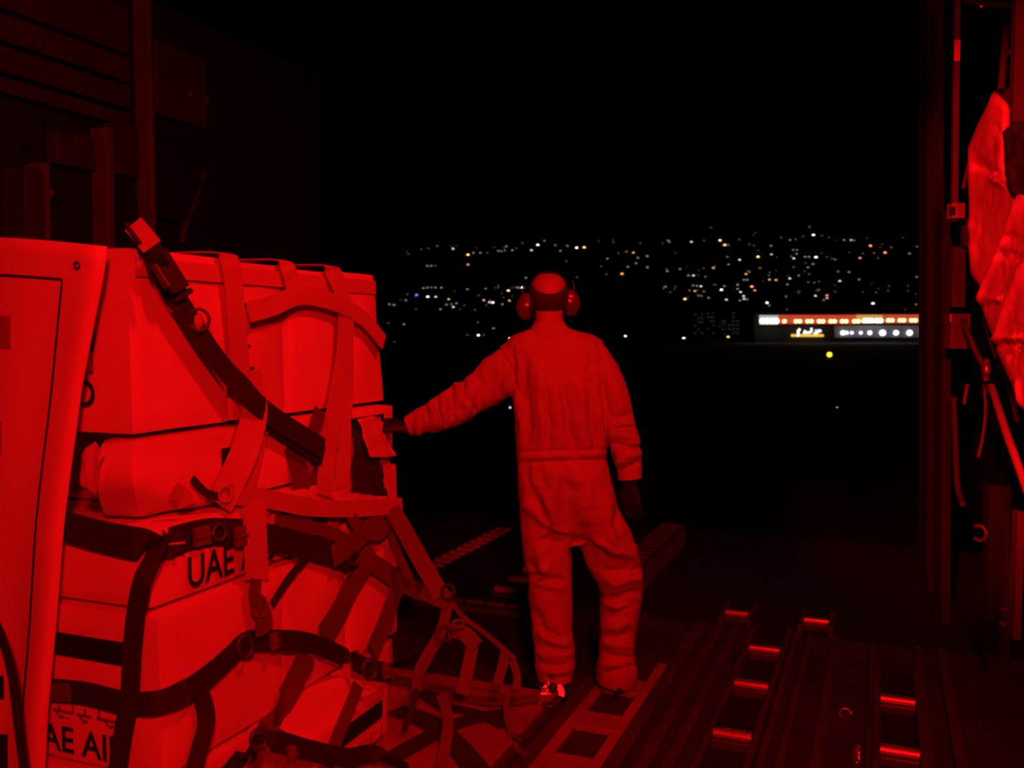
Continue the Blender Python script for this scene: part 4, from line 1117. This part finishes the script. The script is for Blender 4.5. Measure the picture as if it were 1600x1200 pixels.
# vertical guide rail with marked section
gp = empty('guide_rail', P(1493, 340, 4.6), 'tall slim vertical rail on the right wall with one bright section', 'rail')
def vb(px0, py0, px1, py1, d0_, d1_, w, th, m, name, parent):
    a = P(px0, py0, d0_); b = P(px1, py1, d1_); s = RV * w; f = FH * th
    return MB().obox(a - s / 2, s, f, b - a).build(name, m, parent, bevel=0.002)
m_pole = mat('rail_paint', (.12, .12, .125), .5, metal=.3, bump=.2, bscale=60, var=.3)
vb(1493, 345, 1498, -60, 4.6, 4.6, .026, .03, m_pole, 'rail_bar', gp)
vb(1495.6, 95, 1496.4, 62, 4.585, 4.585, .029, .008, mat('reflective_tape', (.85, .85, .85), .45, metal=.0, bump=.1), 'tape_band', gp)
vb(1498, 341, 1498, 317, 4.57, 4.57, .064, .06, mat('bracket_paint', (.30, .30, .30), .5, bump=.2, var=.2), 'rail_bracket', gp)
vb(1490, 335, 1490, 323, 4.55, 4.55, .02, .02, m_black, 'bracket_bolt', gp)
pn = empty('door_frame_panel', P(1495, 560, 5.2), 'dark vertical frame panel beside the opening on the right wall', 'panel')
vb(1462, 1180, 1462, -60, 5.6, 5.6, .10, .12, m_pit, 'frame_post', pn)
vb(1478, 1180, 1480, 330, 5.0, 5.0, .05, .10, m_pit, 'frame_post', pn)
vb(1500, 545, 1502, 490, 4.7, 4.7, .10, .08, mat('frame_box_paint', (.10, .10, .10), .6, bump=.3, var=.3), 'junction_box', pn)
vb(1485.5, 503, 1486, 491, 4.65, 4.65, .006, .006, mat('pale_paint', (.6, .6, .55), .5, bump=.1), 'index_mark', pn)
vb(1498, 480, 1500, 385, 4.75, 4.75, .065, .05, m_dwall, 'hinge_cover', pn)
vb(1511, 385, 1511, 340, 4.7, 4.7, .03, .04, m_dwall, 'hinge_knuckle', pn)
hb = empty('hose_bundle', P(1530, 590, 4.4), 'dark cables and hoses running down the right wall', 'cable')
def hose(pts, r, m, name='hose'):
    return MB().tube(catmull([P(a, b, d) for a, b, d in pts], 6), r, 10).build(name, m, hb, smooth=True)
hose([(1505, 500, 4.5), (1512, 520, 4.45), (1525, 550, 4.4), (1540, 580, 4.35), (1545, 615, 4.3)], .014, m_dsteel)
hose([(1535, 480, 4.3), (1545, 520, 4.3), (1558, 560, 4.25), (1575, 600, 4.2), (1590, 660, 4.2)], .012, m_quilt_d)
hose([(1512, 600, 4.6), (1508, 620, 4.6), (1506, 632, 4.6)], .010, m_pole)
hose([(1538, 600, 4.4), (1540, 640, 4.4), (1536, 680, 4.4), (1528, 715, 4.4)], .009, m_pole)
hose([(1490, 620, 4.8), (1493, 700, 4.8), (1496, 760, 4.8), (1505, 790, 4.7)], .016, m_dwall)
for px, py, d in ((1530, 833, 4.2), (1572, 965, 3.9)):
    c = P(px, py, d); n = Vector((-.6, -1, 0)).normalized(); a = n.cross(EZ)
    MB().tube([c + a * (.032 * math.cos(t)) + EZ * (.034 * math.sin(t)) for t in [i * math.pi / 8 for i in range(2, 15)]], .009, 8).build('tie_ring', m_pole, hb, smooth=True)
vb(1590, 1000, 1597, 800, 3.8, 3.8, .03, .05, m_pole, 'conduit', hb)
vb(1560, 1190, 1562, 760, 4.3, 4.3, .10, .06, m_dwall2, 'conduit', hb)
c = P(1541, 578, 4.25)
MB().sphere(c, (.022, .03, .035), 12, 8).build('fitting', m_steel, hb, smooth=True)
MB().tube([c - EZ * .05, c + EZ * .05], .014, 10).build('fitting', m_pole, hb)
# slanting pale tube
s_ = MB().tube([P(1549, 603, 4.2), P(1572, 675, 4.05), P(1608, 775, 3.85)], .0165, 14).build('slanting_tube', mat('pale_tube_paint', (.36, .36, .36), .5, bump=.1, var=.1), smooth=True)
tag(s_, 'pale straight tube slanting down below the quilted blanket', 'tube')
# quilted blankets
def pad(pts, depth, thick, m, name, parent, ridges=(), nR=16, N=72, amp=.010):
    """soft padded flap: outline in view, depth(px,py) places it on a plane slanting with the wall"""
    c2 = (sum(p[0] for p in pts) / len(pts), sum(p[1] for p in pts) / len(pts))
    per_ = []; tot = 0; seg = []
    for a, b in zip(pts, pts[1:] + pts[:1]): l = math.hypot(b[0] - a[0], b[1] - a[1]); seg.append(l); tot += l
    for i in range(N):
        s = tot * i / N
        for k, l in enumerate(seg):
            if s <= l: break
            s -= l
        a = pts[k]; b = pts[(k + 1) % len(pts)]; per_.append((a[0] + (b[0] - a[0]) * s / l, a[1] + (b[1] - a[1]) * s / l))
    nrm = Vector((-.55, -.83, .05)).normalized(); rings_ = []
    for i in range(nR + 1):
        t = 1 - i / nR * .985; ring = []
        for x, y in per_:
            X = c2[0] + (x - c2[0]) * t; Y = c2[1] + (y - c2[1]) * t
            p = P(X, Y, depth(X, Y)); h = thick * (1 - t ** 5) ** .5
            for (x0, y0, x1, y1, am, wd) in ridges:
                L = (x1 - x0) ** 2 + (y1 - y0) ** 2; tt = max(0, min(1, ((X - x0) * (x1 - x0) + (Y - y0) * (y1 - y0)) / L))
                ds = math.hypot(X - x0 - tt * (x1 - x0), Y - y0 - tt * (y1 - y0)); h += am * .0014 * math.exp(-(ds / wd) ** 2) * min(1, (1 - t) * 12)
            h += amp * noise.noise(p * 9) * min(1, (1 - t) * 6) + amp * .4 * noise.noise(p * 26) * min(1, (1 - t) * 6)
            ring.append(p + nrm * h)
        rings_.append(ring)
    back = [[P(x, y, depth(x, y)) - nrm * .01 for x, y in per_]]
    mb = MB(); mb.rings(back + rings_)
    return mb.build(name, m, parent, smooth=True)
qb = empty('quilted_blanket', P(1570, 600, 4.1), 'bright padded insulation blanket in overlapping flaps on the right wall', 'blanket')
dep = lambda x, y: 4.35 - (x - 1515) * .0065
pad([(1553, 143), (1562, 150), (1576, 165), (1577, 210), (1573, 262), (1580, 292), (1600, 296), (1612, 330), (1585, 370), (1560, 420), (1534, 452), (1519, 436), (1517, 330), (1515, 228), (1528, 195)],
    dep, .05, m_quilt, 'upper_flap', qb, ridges=((1520, 232, 1535, 250, 10, 5), (1524, 238, 1545, 262, -16, 6), (1530, 262, 1572, 275, -22, 5), (1566, 285, 1578, 292, 16, 6), (1522, 240, 1524, 430, 10, 7), (1530, 350, 1555, 375, -10, 4),
    (1556, 177, 1582, 182, -12, 3), (1566, 205, 1580, 212, -12, 4), (1520, 352, 1534, 358, 10, 4), (1522, 385, 1530, 400, 8, 4)))
dep2 = lambda x, y: 4.27 - (x - 1515) * .0065
pad([(1600, 298), (1640, 310), (1640, 545), (1600, 548), (1556, 540), (1534, 482), (1530, 466), (1556, 412), (1582, 345)],
    dep2, .045, m_quilt, 'middle_flap', qb, ridges=((1602, 305, 1535, 462, 26, 7), (1532, 470, 1572, 468, 22, 4), (1536, 477, 1570, 476, -16, 3), (1572, 400, 1600, 404, -22, 5), (1580, 372, 1600, 380, -14, 5), (1550, 486, 1560, 480, -12, 4)))
dep3 = lambda x, y: 4.19 - (x - 1515) * .0065
pad([(1604, 400), (1640, 400), (1640, 645), (1612, 655), (1597, 636), (1582, 600), (1560, 552), (1555, 532), (1575, 470)],
    dep3, .045, m_quilt, 'lower_flap', qb, ridges=((1606, 415, 1560, 520, 26, 9), (1557, 531, 1604, 528, 22, 4), (1560, 540, 1604, 538, -16, 3), (1586, 560, 1600, 548, -14, 4), (1598, 600, 1600, 632, 18, 4)))
ob = pad([(1572, 205), (1590, 190), (1620, 185), (1625, 300), (1600, 318), (1582, 300), (1574, 260)], lambda x, y: 4.05 - (x - 1515) * .004, .06, m_quilt_d, 'dark_bag', None, amp=.03)
tag(ob, 'dark soft bundle hanging in front of the blanket at the frame edge', 'bag')
ob = MB().tube([P(1543, 210, 4.28), P(1552, 206, 4.24), P(1562, 206, 4.22), P(1576, 211, 4.2)], [.018, .028, .03, .02], 12).build('strap_buckle', m_quilt_d, smooth=True)
tag(ob, 'dark buckle lying across the top of the padded blanket', 'buckle')
ob = MB().tube([P(1553, 210, 4.25), P(1555, 235, 4.22)], .015, 8).build('webbing_strap', m_quilt_d); tag(ob, 'short dark strap end hanging from the blanket buckle', 'strap')
ob = MB().tube([P(1555, 150, 4.2), P(1562, 160, 4.15), P(1574, 152, 4.1), P(1582, 142, 4.1)], .03, 12).build('cloth_bundle', m_quilt_d, smooth=True); tag(ob, 'dark knot of cloth at the top of the padded blanket', 'bundle')
up = empty('wall_strut', P(1570, 100, 4.4), 'dim tubes and struts above the padded blanket on the right wall', 'strut')
def ub(x0, y0, x1, y1, d, r, m): return MB().tube([P(x0, y0, d), P(x1, y1, d)], r, 10).build('strut_tube', m, up)
ub(1573, 40, 1564, 140, 4.5, .018, m_pole); ub(1583, 93, 1579, 135, 4.2, .0035, m_steel); ub(1578, 148, 1577, 195, 4.2, .009, m_steel); ub(1574, 82, 1592, 82, 4.3, .014, m_pole)
ub(1590, -40, 1584, 190, 4.15, .010, m_dsteel)
vb(1600, 190, 1606, -60, 4.0, 4.0, .09, .04, mat('upper_panel_paint', (.07, .07, .07), .6, bump=.3, var=.3), 'strut_panel', up)
ub(1505, 295, 1520, 225, 4.6, .010, m_pole)
ub(1505, 3, 1600, 12, 4.8, .02, m_dwall2)
MB().sphere(P(1533, 10, 4.7), .012, 10, 6).build('strut_bolt', m_steel, up)

# ------------------------------------------------------------------ left wall fittings (far dim side)
XW = -4.9
def wpt(px, py, off=0): return onx(px, py, XW + off)
rk = empty('wall_panel', wpt(100, 110), 'dark ribbed wall panel of long slats on the upper left wall', 'panel')
for i, (y0, y1) in enumerate(((-60, 20), (28, 70), (78, 118), (126, 150))):
    # slats run along the aircraft axis: each a long box on the wall
    a = wpt(-60, y0 + 0); z0_, z1_ = wpt(0, y1).z, wpt(0, y0).z
    ya = wpt(-80, 100).y; yb = wpt(185, 100).y
    MB().box((XW, ya, z0_), (XW + .10, yb, z1_)).build('slat', m_dwall, rk, bevel=.01)
def wbox(px0, px1, pyt, pyb, off, m, name, label=None, cat=None, parent=None):
    a = wpt(px0, pyt); b = wpt(px1, pyt); c_ = wpt((px0 + px1) / 2, pyb)
    o = MB().box((XW, a.y, c_.z), (XW + off, b.y, a.z)).build(name, m, parent, bevel=.01)
    if label: tag(o, label, cat)
    return o
m_rib = mat('frame_rib_paint', (.14, .14, .145), .55, bump=.3, bscale=20, var=.4)
for i, (a, b, lb) in enumerate(((40, 52, 'vertical wall rib above the banner'), (140, 152, 'vertical wall rib left of the ratchet strap end'), (205, 212, 'tall vertical wall rib above the ratchet strap'))):
    wbox(a, b, (255, 200, -60)[i], 520, .14, m_rib, 'wall_rib', lb, 'rib')
wbox(70, 130, 205, 262, .10, m_dwall, 'equipment_box', 'grey equipment box on the left wall between two ribs', 'box')
wbox(0, 30, 262, 400, .20, m_dwall, 'equipment_box', 'grey equipment cabinet low on the left wall at the frame edge', 'box')
wbox(160, 202, 185, 275, .08, m_dwall, 'equipment_box', 'grey equipment box on the left wall just left of the tall rib', 'box')
wbox(222, 302, 65, 190, .12, m_dwall, 'wall_cover', 'large square dark cover plate on the upper left wall', 'panel')
wbox(225, 300, 225, 345, .08, m_dwall2, 'wall_cover', 'low dark cover plate on the wall beyond the tall rib', 'panel')
p = wpt(78, 302, .12); MB().sphere(p, .03, 12, 8).build('indicator_knob', m_rib); tag(COL.objects['indicator_knob'], 'small round knob on the left wall between the ribs', 'knob')
for (px, py, lb) in ((297, 147, 'small bolt at the lower corner of the square cover plate'), (323, 158, 'small bolt just right of the square cover plate')):
    o = MB().tube([wpt(px, py - 5, .13), wpt(px, py + 5, .13)], .016, 8).build('wall_bolt', m_rib); tag(o, lb, 'bolt')
o = MB().tube(catmull([wpt(320, 270, .05), wpt(305, 310, .06), wpt(290, 350, .06), wpt(285, 380, .05)], 5), .03, 8).build('wall_pipe', m_dwall, smooth=True); tag(o, 'dark bent pipe on the left wall above the boxes', 'pipe')
